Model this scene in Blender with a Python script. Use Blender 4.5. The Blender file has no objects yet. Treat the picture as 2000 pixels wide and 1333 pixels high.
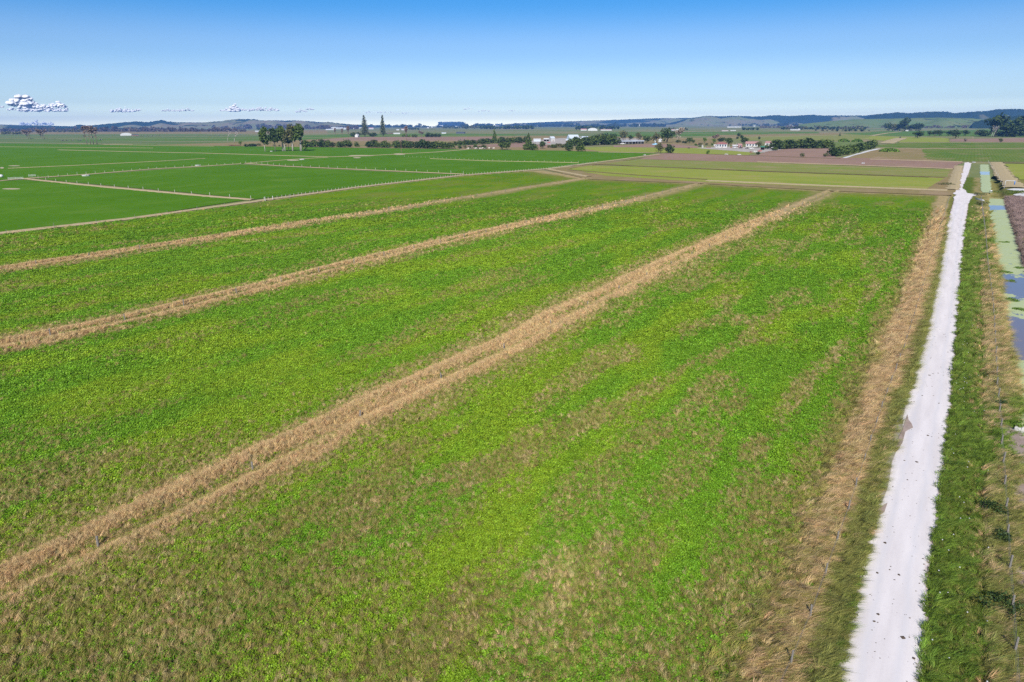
import bpy, math, random
import numpy as np
from mathutils import Vector, Matrix

# ------------------------------------------------------------------ camera, sky, sun, exposure
F = 1333.0; CAMH = 30.0
PITCH = math.atan(423/1333.0); ROLL = math.radians(.29)
FW = np.array([0, math.cos(PITCH), -math.sin(PITCH)])
_R = np.array([1., 0, 0]); _U = np.array([0, math.sin(PITCH), math.cos(PITCH)])
CR = _R*math.cos(ROLL) - _U*math.sin(ROLL)
CU = _R*math.sin(ROLL) + _U*math.cos(ROLL)
scene = bpy.context.scene
COL = scene.collection
cam = bpy.data.cameras.new('camera'); cam.lens = 24.0; cam.sensor_width = 36.0*2000/1999.5
cam.clip_start = .5; cam.clip_end = 90000
camo = bpy.data.objects.new('camera', cam); COL.objects.link(camo)
m = Matrix((( CR[0], CU[0], -FW[0], 0), (CR[1], CU[1], -FW[1], 0), (CR[2], CU[2], -FW[2], CAMH), (0, 0, 0, 1)))
camo.matrix_world = m
scene.camera = camo

SUN_EL, SUN_AZ = math.radians(36), math.radians(185.3)   # azimuth clockwise from +Y
world = bpy.data.worlds.new('World'); scene.world = world; world.use_nodes = True
wn = world.node_tree; wn.nodes.clear()
sky = wn.nodes.new('ShaderNodeTexSky'); sky.sky_type = 'NISHITA'; sky.sun_disc = False
sky.sun_elevation = SUN_EL; sky.sun_rotation = SUN_AZ
sky.air_density = 1.0; sky.dust_density = .1; sky.ozone_density = 3.0; sky.altitude = 30
bg = wn.nodes.new('ShaderNodeBackground'); bg.inputs[1].default_value = .115
wo = wn.nodes.new('ShaderNodeOutputWorld')
# clear, deep blue air: the sky's own colour steepened by elevation only (the same all the way round)
tc = wn.nodes.new('ShaderNodeTexCoord'); sx = wn.nodes.new('ShaderNodeSeparateXYZ')
wn.links.new(tc.outputs['Generated'], sx.inputs[0])
rp = wn.nodes.new('ShaderNodeValToRGB'); rp.color_ramp.interpolation = 'EASE'
wn.links.new(sx.outputs['Z'], rp.inputs[0])
SKYRAMP = [(0.0, (1.5, 1.58, 1.58)), (.01, (1.02, 1.12, 1.22)), (.018, (.78, .90, 1.06)), (.03, (.58, .69, .89)), (.05, (.55, .65, .85)), (.095, (.42, .56, .78)), (.16, (.15, .45, .75)), (.3, (.12, .32, .72)), (1.0, (.3, .5, .85))]
els = rp.color_ramp.elements
while len(els) > 1: els.remove(els[-1])
els[0].position = SKYRAMP[0][0]; els[0].color = (*SKYRAMP[0][1], 1)
for p_, c_ in SKYRAMP[1:]:
    e_ = els.new(p_); e_.color = (*c_, 1)
mx = wn.nodes.new('ShaderNodeMix'); mx.data_type = 'RGBA'; mx.blend_type = 'MULTIPLY'; mx.inputs[0].default_value = 1
wn.links.new(sky.outputs[0], mx.inputs[6]); wn.links.new(rp.outputs[0], mx.inputs[7])
wn.links.new(mx.outputs[2], bg.inputs[0]); wn.links.new(bg.outputs[0], wo.inputs[0])

sun = bpy.data.lights.new('sun', 'SUN'); sun.energy = 5.0; sun.angle = math.radians(.5); sun.color = (1, .955, .89)
suno = bpy.data.objects.new('sun', sun); COL.objects.link(suno)
sd = Vector((math.sin(SUN_AZ)*math.cos(SUN_EL), math.cos(SUN_AZ)*math.cos(SUN_EL), math.sin(SUN_EL)))
suno.rotation_euler = sd.to_track_quat('Z', 'Y').to_euler(); suno.location = (0, -60, 80)
vs = scene.view_settings; vs.view_transform = 'Standard'; vs.look = 'None'; vs.gamma = 1; vs.exposure = 0.35; vs.use_curve_mapping = False
scene.render.engine = 'CYCLES'
cy = scene.cycles; cy.max_bounces = 5; cy.diffuse_bounces = 2; cy.glossy_bounces = 2; cy.transmission_bounces = 2; cy.transparent_max_bounces = 32
cy.volume_bounces = 0; cy.use_denoising = False; cy.caustics_reflective = False; cy.caustics_refractive = False

# ------------------------------------------------------------------ helpers: survey mapping, noise, meshes
def G(x, y, z=0.0):
    """ground point seen at image position (x, y) of the 2000 px photograph"""
    x = np.asarray(x, float); y = np.asarray(y, float)
    d = FW[:, None]*F + CR[:, None]*(x.reshape(1, -1)-1000) - CU[:, None]*(y.reshape(1, -1)-666.5)
    t = (z-CAMH)/d[2]
    return (d[:2]*t).T
def g1(x, y, z=0.0): return G([x], [y], z)[0]
def ppm(x, y):
    """photo pixels per upright metre at a ground point"""
    P = g1(x, y); return F*CU[2]/(np.array([P[0], P[1], -CAMH])@FW)
AX = math.radians(33)
E_ = np.array([math.sin(AX), math.cos(AX)]); N_ = np.array([math.cos(AX), -math.sin(AX)])
def ST(P): return P@E_, P@N_
def XY(s, t): return np.outer(np.atleast_1d(s), E_) + np.outer(np.atleast_1d(t), N_)
class Line:
    """a line that runs along the fields: sideways position t as a function of s"""
    def __init__(self, pts):
        P = G([a for a, b in pts], [b for a, b in pts]); s, t = ST(P); o = np.argsort(s); self.s, self.t = s[o], t[o]
    def f(self, s):
        s = np.asarray(s, float); r = np.interp(s, self.s, self.t)
        k0 = (self.t[1]-self.t[0])/(self.s[1]-self.s[0]); k1 = (self.t[-1]-self.t[-2])/(self.s[-1]-self.s[-2])
        k0 = max(-.1, min(.1, k0)); k1 = max(-.1, min(.1, k1))
        return np.where(s < self.s[0], self.t[0]+(s-self.s[0])*k0, np.where(s > self.s[-1], self.t[-1]+(s-self.s[-1])*k1, r))
def hash2(ix, iy, seed):
    h = (ix.astype(np.int64)*374761393 + iy.astype(np.int64)*668265263 + seed*974634777) & 0x7fffffff
    h = ((h ^ (h >> 13))*1274126177) & 0x7fffffff
    return ((h ^ (h >> 16)) & 0xffffff)/float(0xffffff)
def vnoise(x, y, seed=0):
    ix, iy = np.floor(x), np.floor(y); fx, fy = x-ix, y-iy
    fx = fx*fx*(3-2*fx); fy = fy*fy*(3-2*fy)
    a = hash2(ix, iy, seed); b = hash2(ix+1, iy, seed); c = hash2(ix, iy+1, seed); d = hash2(ix+1, iy+1, seed)
    return (a*(1-fx)+b*fx)*(1-fy)+(c*(1-fx)+d*fx)*fy
def fbm(x, y, seed=0, o=4):
    r = 0; a = .5; n = 0
    for k in range(o):
        r = r+a*vnoise(x*2**k+17*k, y*2**k-9*k, seed+k); n += a; a *= .5
    return r/n
def sm(a, b, x): t = np.clip((x-a)/(b-a), 0, 1); return t*t*(3-2*t)

def tag(o, label=None, cat=None, group=None, kind=None):
    if label: o['label'] = label
    if cat: o['category'] = cat
    if group: o['group'] = group
    if kind: o['kind'] = kind
    return o
def link(o, parent=None):
    COL.objects.link(o)
    if parent is not None: o.parent = parent
    return o
def empty(name, loc, rz=0, sc=1): 
    o = bpy.data.objects.new(name, None); o.empty_display_size = .5
    o.location = loc; o.rotation_euler = (0, 0, rz); o.scale = (sc,)*3 if not hasattr(sc, '__len__') else sc
    return link(o)
def mesh(name, V, Fc, mat=None, smooth=False):
    me = bpy.data.meshes.new(name)
    V = np.asarray(V, np.float32)
    if isinstance(Fc, np.ndarray):
        k = Fc.shape[1]; me.vertices.add(len(V)); me.vertices.foreach_set('co', V.ravel())
        me.loops.add(Fc.size); me.loops.foreach_set('vertex_index', Fc.astype(np.int32).ravel())
        me.polygons.add(len(Fc)); me.polygons.foreach_set('loop_start', np.arange(0, Fc.size, k, dtype=np.int32))
        me.polygons.foreach_set('loop_total', np.full(len(Fc), k, np.int32)); me.update(calc_edges=True)
    else:
        me.from_pydata(V.tolist(), [], Fc); me.update()
    if mat is not None:
        for mm in (mat if isinstance(mat, (list, tuple)) else [mat]): me.materials.append(mm)
    if smooth: me.polygons.foreach_set('use_smooth', np.ones(len(me.polygons), bool))
    return me
def obj(name, me, parent=None): return link(bpy.data.objects.new(name, me), parent)

class MB:
    """collects simple solids for one mesh"""
    def __init__(s): s.v = []; s.f = []
    def add(s, V, Fc):
        n = len(s.v); s.v += [tuple(v) for v in V]; s.f += [tuple(i+n for i in f) for f in Fc]; return s
    def box(s, x0, x1, y0, y1, z0, z1):
        return s.add([(x0,y0,z0),(x1,y0,z0),(x1,y1,z0),(x0,y1,z0),(x0,y0,z1),(x1,y0,z1),(x1,y1,z1),(x0,y1,z1)],
                     [(0,3,2,1),(4,5,6,7),(0,1,5,4),(1,2,6,5),(2,3,7,6),(3,0,4,7)])
    def tube(s, pts, rad, n=6, cap=True):
        pts = [Vector(p) for p in pts]; rad = rad if hasattr(rad, '__len__') else [rad]*len(pts)
        V = []; Fc = []
        for i, p in enumerate(pts):
            d = (pts[min(i+1, len(pts)-1)]-pts[max(i-1, 0)]).normalized()
            a = d.orthogonal().normalized() if i == 0 else (a-d*a.dot(d)).normalized()
            b = d.cross(a)
            for k in range(n):
                an = 2*math.pi*k/n; V.append(p+(a*math.cos(an)+b*math.sin(an))*rad[i])
        for i in range(len(pts)-1):
            for k in range(n): Fc.append((i*n+k, i*n+(k+1) % n, (i+1)*n+(k+1) % n, (i+1)*n+k))
        if cap: Fc.append(tuple(range(n))[::-1]); Fc.append(tuple((len(pts)-1)*n+k for k in range(n)))
        return s.add(V, Fc)
    def blob(s, c, r, seed=0, nu=10, nv=6, rough=.15):
        rr = random.Random(seed); V = []; Fc = []
        for j in range(nv+1):
            for i in range(nu):
                th = math.pi*j/nv; ph = 2*math.pi*i/nu; k = 1+rr.uniform(-rough, rough)
                V.append((c[0]+r[0]*k*math.sin(th)*math.cos(ph), c[1]+r[1]*k*math.sin(th)*math.sin(ph), c[2]+r[2]*k*math.cos(th)))
        for j in range(nv):
            for i in range(nu): Fc.append((j*nu+i, (j+1)*nu+i, (j+1)*nu+(i+1) % nu, j*nu+(i+1) % nu))
        return s.add(V, Fc)
    def me(s, name, mat=None, smooth=False): return mesh(name, s.v, s.f, mat, smooth)
    def build(s, name, mat=None, parent=None, smooth=False): return obj(name, s.me(name, mat, smooth), parent)

# ------------------------------------------------------------------ materials
def newmat(name):
    mt = bpy.data.materials.new(name); mt.use_nodes = True; nt = mt.node_tree; nt.nodes.clear()
    out = nt.nodes.new('ShaderNodeOutputMaterial'); return mt, nt, out
class NT:
    def __init__(s, nt): s.nt = nt
    def n(s, typ, **kw):
        nd = s.nt.nodes.new('ShaderNode'+typ)
        for k, v in kw.items():
            if k.startswith('_'): setattr(nd, k[1:], v)
            else:
                key = int(k[1:]) if k[0] == 'i' and k[1:].isdigit() else k
                s.put(nd.inputs[key], v)
        return nd
    def put(s, sock, v):
        if isinstance(v, bpy.types.NodeSocket): s.nt.links.new(v, sock)
        elif hasattr(v, '__len__') and len(v) == 3 and sock.type == 'RGBA': sock.default_value = (*v, 1)
        else: sock.default_value = v
    def mix(s, f, a, b, bt='MIX'):
        nd = s.n('Mix', _data_type='RGBA', _blend_type=bt); s.put(nd.inputs[0], f); s.put(nd.inputs[6], a); s.put(nd.inputs[7], b); return nd.outputs[2]
    def math(s, op, a, b=0, c=None):
        nd = s.n('Math', _operation=op); s.put(nd.inputs[0], a); s.put(nd.inputs[1], b)
        if c is not None: s.put(nd.inputs[2], c)
        return nd.outputs[0]
    def ramp(s, v, stops):
        nd = s.n('ValToRGB'); s.put(nd.inputs[0], v); e = nd.color_ramp.elements
        e[0].position, e[0].color = stops[0][0], (*stops[0][1], 1); e[1].position, e[1].color = stops[-1][0], (*stops[-1][1], 1)
        for p_, c_ in stops[1:-1]: q = e.new(p_); q.color = (*c_, 1)
        return nd.outputs[0]
    def noise(s, vec, scale, detail=4, rough=.55, dist=0):
        nd = s.n('TexNoise', Scale=scale, Detail=detail, Roughness=rough, Distortion=dist)
        if vec is not None: s.put(nd.inputs['Vector'], vec)
        return nd.outputs['Fac']
    def pos(s): return s.n('NewGeometry').outputs['Position']
    def mapped(s, vec, scale=(1,1,1), rot=0):
        if rot:
            r0 = s.n('Mapping', _vector_type='POINT'); s.put(r0.inputs[0], vec); r0.inputs['Rotation'].default_value = (0, 0, rot); vec = r0.outputs[0]; rot = 0
        nd = s.n('Mapping', _vector_type='POINT'); s.put(nd.inputs[0], vec); nd.inputs['Scale'].default_value = scale; nd.inputs['Rotation'].default_value = (0, 0, rot); return nd.outputs[0]
def finish(h, out, col, rough=.8, spec=.2, bump=None, bs=.3, bd=.1, metal=0):
    b = h.n('BsdfPrincipled', Roughness=rough, Metallic=metal); h.put(b.inputs['Base Color'], col); h.put(b.inputs['Specular IOR Level'], spec)
    if bump is not None:
        bp = h.n('Bump', Strength=bs, Distance=bd, Height=bump); h.put(b.inputs['Normal'], bp.outputs[0])
    h.nt.links.new(b.outputs[0], out.inputs[0]); return b
def plain(name, col, rough=.7, spec=.3, var=.15, scale=2.0, metal=0):
    mt, nt, out = newmat(name); h = NT(nt)
    f = h.noise(h.n('TexCoord').outputs['Object'], scale, 5)
    c = h.mix(f, [x*(1-var) for x in col], [min(1, x*(1+var)) for x in col])
    finish(h, out, c, rough, spec, f, .2, .02, metal); return mt
def leafmat(name, cols, attr=False, rough=.55, spec=.15):
    """leaves: tint per leaf; optional tint carried by each plant"""
    mt, nt, out = newmat(name); h = NT(nt)
    g = h.n('NewGeometry'); c = h.ramp(g.outputs['Random Per Island'], cols)
    if attr:
        a = h.n('Attribute', _attribute_type='INSTANCER', _attribute_name='tint')
        c = h.mix(1.0, c, a.outputs['Color'], 'MULTIPLY')
    d = h.n('BsdfPrincipled', Roughness=rough); h.put(d.inputs['Base Color'], c); h.put(d.inputs['Specular IOR Level'], spec)
    t = h.n('BsdfTranslucent'); h.put(t.inputs[0], c)
    ms = h.n('MixShader'); ms.inputs[0].default_value = .22
    nt.links.new(d.outputs[0], ms.inputs[1]); nt.links.new(t.outputs[0], ms.inputs[2]); nt.links.new(ms.outputs[0], out.inputs[0]); return mt

M = {}
M['leaf'] = leafmat('tree_leaves', [(0, (0.044, 0.072, 0.017)), (0.5, (0.081, 0.129, 0.026)), (1, (0.152, 0.194, 0.043))])
M['leaf_dark'] = leafmat('dark_leaves', [(0, (0.023, 0.046, 0.016)), (0.5, (0.048, 0.084, 0.022)), (1, (0.095, 0.129, 0.032))])
M['leaf_grey'] = leafmat('olive_leaves', [(0, (0.071, 0.079, 0.032)), (0.5, (0.125, 0.136, 0.051)), (1, (0.214, 0.2, 0.076))])
M['leaf_bright'] = leafmat('fresh_leaves', [(0, (0.059, 0.125, 0.017)), (0.5, (0.118, 0.22, 0.025)), (1, (0.216, 0.314, 0.042))])
M['conifer'] = leafmat('conifer_needles', [(0, (0.048, 0.067, 0.031)), (0.5, (0.084, 0.114, 0.051)), (1, (0.167, 0.171, 0.076))])
M['twig'] = leafmat('bare_twigs', [(0, (.16, .11, .09)), (.5, (.22, .16, .13)), (1, (.3, .23, .18))])
M['pale_twig'] = leafmat('pale_twigs', [(0, (.3, .25, .18)), (.5, (.38, .32, .24)), (1, (.48, .42, .32))])
M['bark'] = plain('bark', (.2, .16, .13), .9, .1, .35, 3)
M['pale_bark'] = plain('pale_bark', (.4, .36, .32), .9, .1, .3, 3)
M['post'] = plain('weathered_post', (.2, .185, .16), .9, .1, .3, 6)
M['post_light'] = plain('light_post', (.42, .4, .36), .9, .1, .25, 6)
M['wire'] = plain('fence_wire', (.3, .3, .3), .5, .4, .1, 9, .6)
M['white'] = plain('white_paint', (.55, .55, .53), .5, .3, .06, 1.5)
M['metal'] = plain('zinc_roof', (.48, .53, .56), .4, .4, .08, 1.5)
M['bluemetal'] = plain('pale_blue_cladding', (.5, .62, .68), .4, .4, .08, .8)
M['redroof'] = plain('red_roof', (.32, .13, .11), .6, .3, .2, 1)
M['pinkroof'] = plain('faded_red_roof', (.38, .21, .19), .6, .3, .2, 1)
M['greenroof'] = plain('green_roof', (.05, .16, .1), .6, .3, .2, 1)
M['darkroof'] = plain('dark_roof', (.07, .08, .1), .6, .3, .2, 1)
M['timber'] = plain('brown_timber', (.22, .13, .09), .8, .2, .3, 1)
M['concrete'] = plain('concrete', (.42, .41, .38), .9, .2, .2, 1)
M['glass'] = plain('window_glass', (.05, .07, .1), .1, .6, .1, 1)
M['bluepaint'] = plain('blue_paint', (.06, .2, .5), .5, .3, .1, 1)
M['lightblue'] = plain('light_blue_paint', (.3, .6, .8), .4, .4, .1, 1)
M['red'] = plain('red_paint', (.5, .06, .05), .5, .3, .1, 1)
M['black'] = plain('black_rubber', (.025, .025, .025), .8, .2, .1, 1)
M['cow_white'] = plain('white_hide', (.7, .66, .6), .8, .1, .1, 1)
M['cow_black'] = plain('black_hide', (.02, .018, .016), .8, .1, .2, 1)
M['cow_brown'] = plain('brown_hide', (.16, .08, .045), .8, .1, .2, 1)

# ------------------------------------------------------------------ the survey: lines that run along the fields
LA = Line([(0,1155),(300,1010),(600,860),(850,742),(1000,672),(1170,582),(1300,520),(1440,455),(1560,402),(1625,373)])
LB = Line([(0,678),(230,632),(500,566),(730,507),(950,456),(1200,401),(1375,358)])
LC = Line([(0,530),(300,485),(500,453),(700,421),(900,388),(1150,348)])
LD = Line([(0,458),(250,429),(490,396),(700,367),(900,344),(1070,331),(1200,314),(1285,302)])
RL = Line([(1637,1333),(1670,1180),(1705,1030),(1740,905),(1765,800),(1783,740),(1810,640),(1838,500),(1853,430),(1866,385)])
RR = Line([(1795,1333),(1805,1180),(1822,1050),(1840,910),(1855,800),(1860,740),(1868,640),(1880,500),(1886,430),(1893,385)])
FL = Line([(1530,1333),(1570,1245),(1617,1110),(1655,1005),(1703,856),(1733,768),(1763,690),(1797,580),(1820,500),(1838,440),(1850,400)])
FR = Line([(1982,1333),(1977,1240),(1968,1110),(1960,960),(1952,830),(1945,750),(1942,675),(1938,600),(1928,520),(1924,460),(1917,400)])
WL = Line([(2075,1333),(2040,1000),(2005,800),(1980,655),(1964,585),(1954,520),(1944,450),(1939,402)])
WR = Line([(2500,1333),(2300,1000),(2130,800),(2055,655),(2018,560),(1999,512),(1981,450),(1966,402)])
TANV = Line([(1500,1333),(1560,1180),(1600,1050),(1660,900),(1710,760),(1750,660),(1790,560),(1815,480),(1838,400)])
_bp = G([0,600,900,1060,1150,1375,1640,1860,2100],[308,322,330,334,348,357,372,380,385]); _bs, _bt = ST(_bp)
def s_far(t): return np.interp(t, _bt, _bs)
_cs, _ct = ST(g1(1900, 384))           # where the culvert crosses the canal
S_CULV = float(_cs)

def wets(s, t):
    """how deep the canal cut is at (s, t): 0 outside .. 1 in the bed"""
    a = t-WL.f(s)+(fbm(s/2.6, t*0, 201, 3)-.5)*1.8; b = WR.f(s)-t+(fbm(s/2.2, t*0+5, 203, 3)-.5)*1.6
    cut = sm(-1.6, .5, a)*sm(-1.6, .5, b)
    gap = sm(2.5, 5.0, np.abs(s-S_CULV-2))          # earth plug with the culvert pipe
    return cut*gap*(1-sm(S_CULV+150, S_CULV+156, s))
def zones(s, t):
    """tan (dry grass and the painted bright spot), olive (seeding weeds), verge weights of the near fields"""
    n1 = fbm(s/9, t/2.2, 3); n2 = fbm(s/26, t/6, 11); n3 = fbm(s/2.5, t/1.2, 21, 3); n4 = fbm(s/60, t/40, 31, 3)
    tan = np.zeros_like(s); ol = np.zeros_like(s); wob = (fbm(s/14, t*0, 41, 3)-.5)*1.6
    for L, w, hal in ((LA, 3.4, 7), (LB, 3.4, 6.5), (LC, 3.2, 6.0)):
        d = t-L.f(s)-wob; a = np.abs(d)
        core = 1-sm(w*.7, w*1.15, a+(n1-.5)*2.6)
        groove = (1-sm(.5, 1.7, np.abs(d-(.4 if L is not LC else 1.0))))*(n2 > .46)*.5
        tan = np.maximum(tan, core*(1-groove)); ol = np.maximum(ol, core*groove)
        ol = np.maximum(ol, .85*(1-sm(w-.5, w+hal*.9, a+(n1-.5)*7+(n2-.5)*7)))
        tan = np.maximum(tan, .34*(1-sm(w-.5, w+hal*.7, a+(n1-.5)*6+(n2-.5)*6)))
    dD = t-LD.f(s)
    tan = np.maximum(tan, .95*(1-sm(1.0, 2.2, np.abs(dD-.6)+(n1-.5)*1.2)))
    tan = np.where(dD < -1.2, 0, tan); ol = np.where(dD < -1.2, 0, ol)
    # weed streaks through the wide plot beside the road
    inA = sm(3, 9, t-LA.f(s))*(1-sm(-3, 1, t-FL.f(s)))
    st = sm(.55, .74, n1*.6+n2*.55)*inA
    near = sm(150, 45, s)
    ol = np.maximum(ol, st*(.55+.45*near)); tan = np.maximum(tan, st*sm(.4, .8, n3)*(.25+.2*near))
    ol = np.maximum(ol, .5*sm(.52, .72, n2)*(t < LA.f(s)))
    for (px, py, rs, rt, a, b) in PATCH:
        s0, t0 = ST(g1(px, py)); g = np.exp(-((s-s0)/rs)**2-((t-t0)/rt)**2)
        k = sm(.14, .9, g*1.1+(n1-.5)*.8+(n3-.5)*.35)
        ol = np.maximum(ol, np.minimum(.95, a*1.0*k)); tan = np.maximum(tan, b*.55*k*sm(.25, .7, n3))
    # far headland
    dfar = s_far(t)-s
    tan = np.maximum(tan, .95*(1-sm(6, 15, dfar+(n1-.5)*9))); ol = np.maximum(ol, .8*(1-sm(12, 34, dfar+(n1-.5)*14)))
    # verge left of the road
    v = t-TANV.f(s); wv = 1.1+.9*sm(60, 200, s)
    bandl = (1-sm(wv*.7, wv*1.5, np.abs(v+.0)+(n1-.5)*2.4))
    tan = np.maximum(tan, bandl*(.5+.48*sm(40, 75, s)))
    ol = np.maximum(ol, .9*(1-sm(2.5, 5.0, np.abs(v)+(n1-.5)*3)))
    verge = sm(.2, 1.2, t-FL.f(s)-.2)
    tan = np.where(verge > 0, tan*(1-verge)+verge*(.12*sm(.45, .62, n1)*(1-sm(1.0, 2.2, t-FL.f(s)))), tan)
    ol = np.where(verge > 0, ol*(1-verge)+verge*(.9*(1-sm(1.2, 3.2, t-FL.f(s)))+.3*n1), ol)
    # right of the road
    r = t-RR.f(s); q = t-FR.f(s); rt = sm(0, .6, r)
    k2 = sm(-3.5, -.8, q+(n1-.5)*3)*sm(.42, .6, n1*.6+n2*.5)
    ntan = np.clip(k2*(.18+.4*sm(45, 130, s)), 0, 1)*(1-.6*sm(3, 8, q)); nol = np.clip(.2+.7*sm(-5, 0, q), 0, 1)*sm(.3, .5, n2+.1*n1)
    tan = tan*(1-rt)+rt*ntan; ol = ol*(1-rt)+rt*nol; verge = np.maximum(verge, rt)
    return np.clip(tan, 0, 1), np.clip(ol, 0, 1), verge
PATCH = [(1120,1110,7,2.4,1.0,1.3),(1060,1200,5,2.2,.9,.9),(1450,1150,8,1.4,.9,1.0),(150,1330,22,13,.9,.25),(480,1300,14,7,.55,.3),(150,1080,16,4,.8,.4),(900,1180,10,3,.5,.25),(1330,930,14,2.5,.7,.35),(1150,960,9,3,.7,.25),(820,1060,9,3,.4,.2),(1450,960,8,2,.6,.4),(1300,1330,10,8,.6,.35),(700,1300,8,5,.45,.3),(60,1290,14,9,.95,.5),(250,1190,9,5,.8,.3),(560,1230,7,3,.6,.1),(1120,1130,9,2.3,.85,.9),(1010,1280,4,3,.7,.6),(1230,1130,10,2,.8,.5),(1400,1180,14,2.0,.9,.7),  # first patch paints the bright spot opposite the sun into the grass colour
         (1500,1290,8,2.2,.9,.9),(870,925,3.5,1.6,.8,.9),(1250,860,7,2.2,.8,.2),(1380,760,8,2,.7,.5),(1560,760,12,1.5,.9,.7),(1630,700,10,1.1,.8,.9),(1700,570,16,1.2,.8,.9),
         (1480,640,16,1.6,.7,.4),(1100,760,10,2.5,.6,.4),(1590,980,8,1.3,.9,.9),(330,900,9,4,.6,.2),(60,950,10,5,.9,.4),(1420,500,40,2.5,.7,.2),(1580,470,50,1.8,.6,.3),(500,1050,10,3,.8,.3),(700,960,10,2.5,.8,.3)]

# ------------------------------------------------------------------ structure: the ground
C_TAN = np.array([.60, .44, .22]); C_OL = np.array([.285, .275, .065]); C_GR = np.array([.15, .30, .016]); C_YG = np.array([.215, .335, .018]); C_VG = np.array([.14, .215, .03])
def plant_rgb(s, t, tan, ol, verge, rng=None):
    y = fbm(s/18, t/7, 61); big = fbm(s/70, t/45, 67, 2)
    col = C_GR[None]*(1-sm(.42, .68, y))[:, None]+C_YG[None]*sm(.42, .68, y)[:, None]
    col = col*(1-verge[:, None])+C_VG[None]*verge[:, None]
    col = col*(.86+.3*big)[:, None]
    col = col*(1-ol[:, None])+C_OL[None]*ol[:, None]
    col = col*(1-tan[:, None])+C_TAN[None]*tan[:, None]
    return col
def ground_height(s, t, r):
    z = (fbm(s/1.1, t/1.1, 5, 2)-.5)*.10*sm(400, 120, r)
    inside = (s < s_far(t)+3) & (t > LD.f(s)-2)
    bank = 0
    for L in (LA, LB, LC):
        d = t-L.f(s); bank = bank+.38*np.exp(-((np.abs(d-.3)-2.0)/.9)**2)-.3*np.exp(-((d-.3)/.9)**2)
    z = z+np.where(inside, bank, 0)
    onroad = sm(-.6, .1, t-RL.f(s))*(1-sm(-.1, .6, t-RR.f(s)))
    z = z*(1-onroad)*(r < 460)
    dv = t-FL.f(s); z = z+np.where(s < s_far(t), -.25*np.exp(-((dv-.6)/.9)**2), 0)
    z = z-wets(s, t)*1.7
    return z
rad = np.concatenate([np.geomspace(14, 60, 150), 1/np.linspace(1/60, 1/480, 480)[1:], np.geomspace(480, 14500, 110)[1:]])
ang = np.radians(np.linspace(-64, 64, 880))
RR_, AA_ = np.meshgrid(rad, ang, indexing='ij'); X = (RR_*np.sin(AA_)).ravel(); Y = (RR_*np.cos(AA_)).ravel()
Pg = np.stack([X, Y], 1); s_, t_ = ST(Pg); r_ = RR_.ravel()
Z = ground_height(s_, t_, r_)
tan_, ol_, vg_ = zones(s_, t_)
nearmask = ((s_ < s_far(t_)) & (t_ > LD.f(s_)-1.5)).astype(float)
nearmask = np.where(t_ > RL.f(s_)-3, (s_ < S_CULV+160), nearmask).astype(float)*(r_ < 480)
rgb = plant_rgb(s_, t_, tan_, ol_, vg_)
rgb = rgb*(.55+.22*sm(150, 300, r_))[:, None]       # plant colour darkened, most strongly close to the camera
ni, nj = RR_.shape
ii, jj = np.meshgrid(np.arange(ni-1), np.arange(nj-1), indexing='ij'); b0 = (ii*nj+jj).ravel()
Fg = np.stack([b0, b0+1, b0+nj+1, b0+nj], 1)[:, ::-1]

mt, nt, out = newmat('farmland'); h = NT(nt); P = h.pos()
pr = h.mapped(P, (1, 1, 1), AX)      # x across the fields, y along them
nd = h.n('TexBrick', Scale=1.0); nd.offset = .37; nd.offset_frequency = 2; nd.squash = .7; nd.squash_frequency = 3
h.put(nd.inputs['Vector'], h.mapped(P, (1/190, 1/190, 1), AX)); nd.inputs['Color1'].default_value = (0, 0, 0, 1); nd.inputs['Color2'].default_value = (1, 1, 1, 1)
nd.inputs['Mortar'].default_value = (2, 2, 2, 1); nd.inputs['Mortar Size'].default_value = .009; nd.inputs['Brick Width'].default_value = .9; nd.inputs['Row Height'].default_value = 1.7
parcel = h.ramp(nd.outputs['Color'], [(0, (.11, .19, .045)), (.25, (.17, .2, .085)), (.45, (.22, .21, .11)), (.6, (.10, .19, .04)), (.8, (.26, .22, .13)), (1, (.14, .2, .06))])
big = h.noise(pr, .0016, 3); fine = h.noise(h.mapped(P, (.05, .012, 1), AX), 1, 5, .6)
parcel = h.mix(h.math('MULTIPLY', big, .5), parcel, (.22, .21, .11))
parcel = h.mix(h.math('MULTIPLY', nd.outputs['Fac'], .75), parcel, (.30, .26, .15))
parcel = h.mix(.55, parcel, h.ramp(fine, [(.3, (.35, .42, .3)), (.7, (.72, .62, .6))]), 'OVERLAY')
ca = h.n('Attribute', _attribute_name='Col').outputs['Color']; na = h.n('Attribute', _attribute_name='near').outputs['Fac']
f1 = h.noise(P, 1.6, 6, .7); f2 = h.noise(h.mapped(P, (.9, .25, 1), AX), 1, 5, .65)
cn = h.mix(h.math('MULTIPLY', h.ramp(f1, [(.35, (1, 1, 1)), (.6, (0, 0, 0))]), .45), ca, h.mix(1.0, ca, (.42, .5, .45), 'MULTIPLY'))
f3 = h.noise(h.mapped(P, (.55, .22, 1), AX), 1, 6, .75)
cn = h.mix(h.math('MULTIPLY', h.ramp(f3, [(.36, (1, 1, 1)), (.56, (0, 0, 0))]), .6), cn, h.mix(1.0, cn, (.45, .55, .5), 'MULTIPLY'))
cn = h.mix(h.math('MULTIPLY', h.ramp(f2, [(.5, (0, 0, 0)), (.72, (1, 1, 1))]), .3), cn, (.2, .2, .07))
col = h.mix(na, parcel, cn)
finish(h, out, col, 1, 0, f1, .25, .12); M['farmland'] = mt

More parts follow.
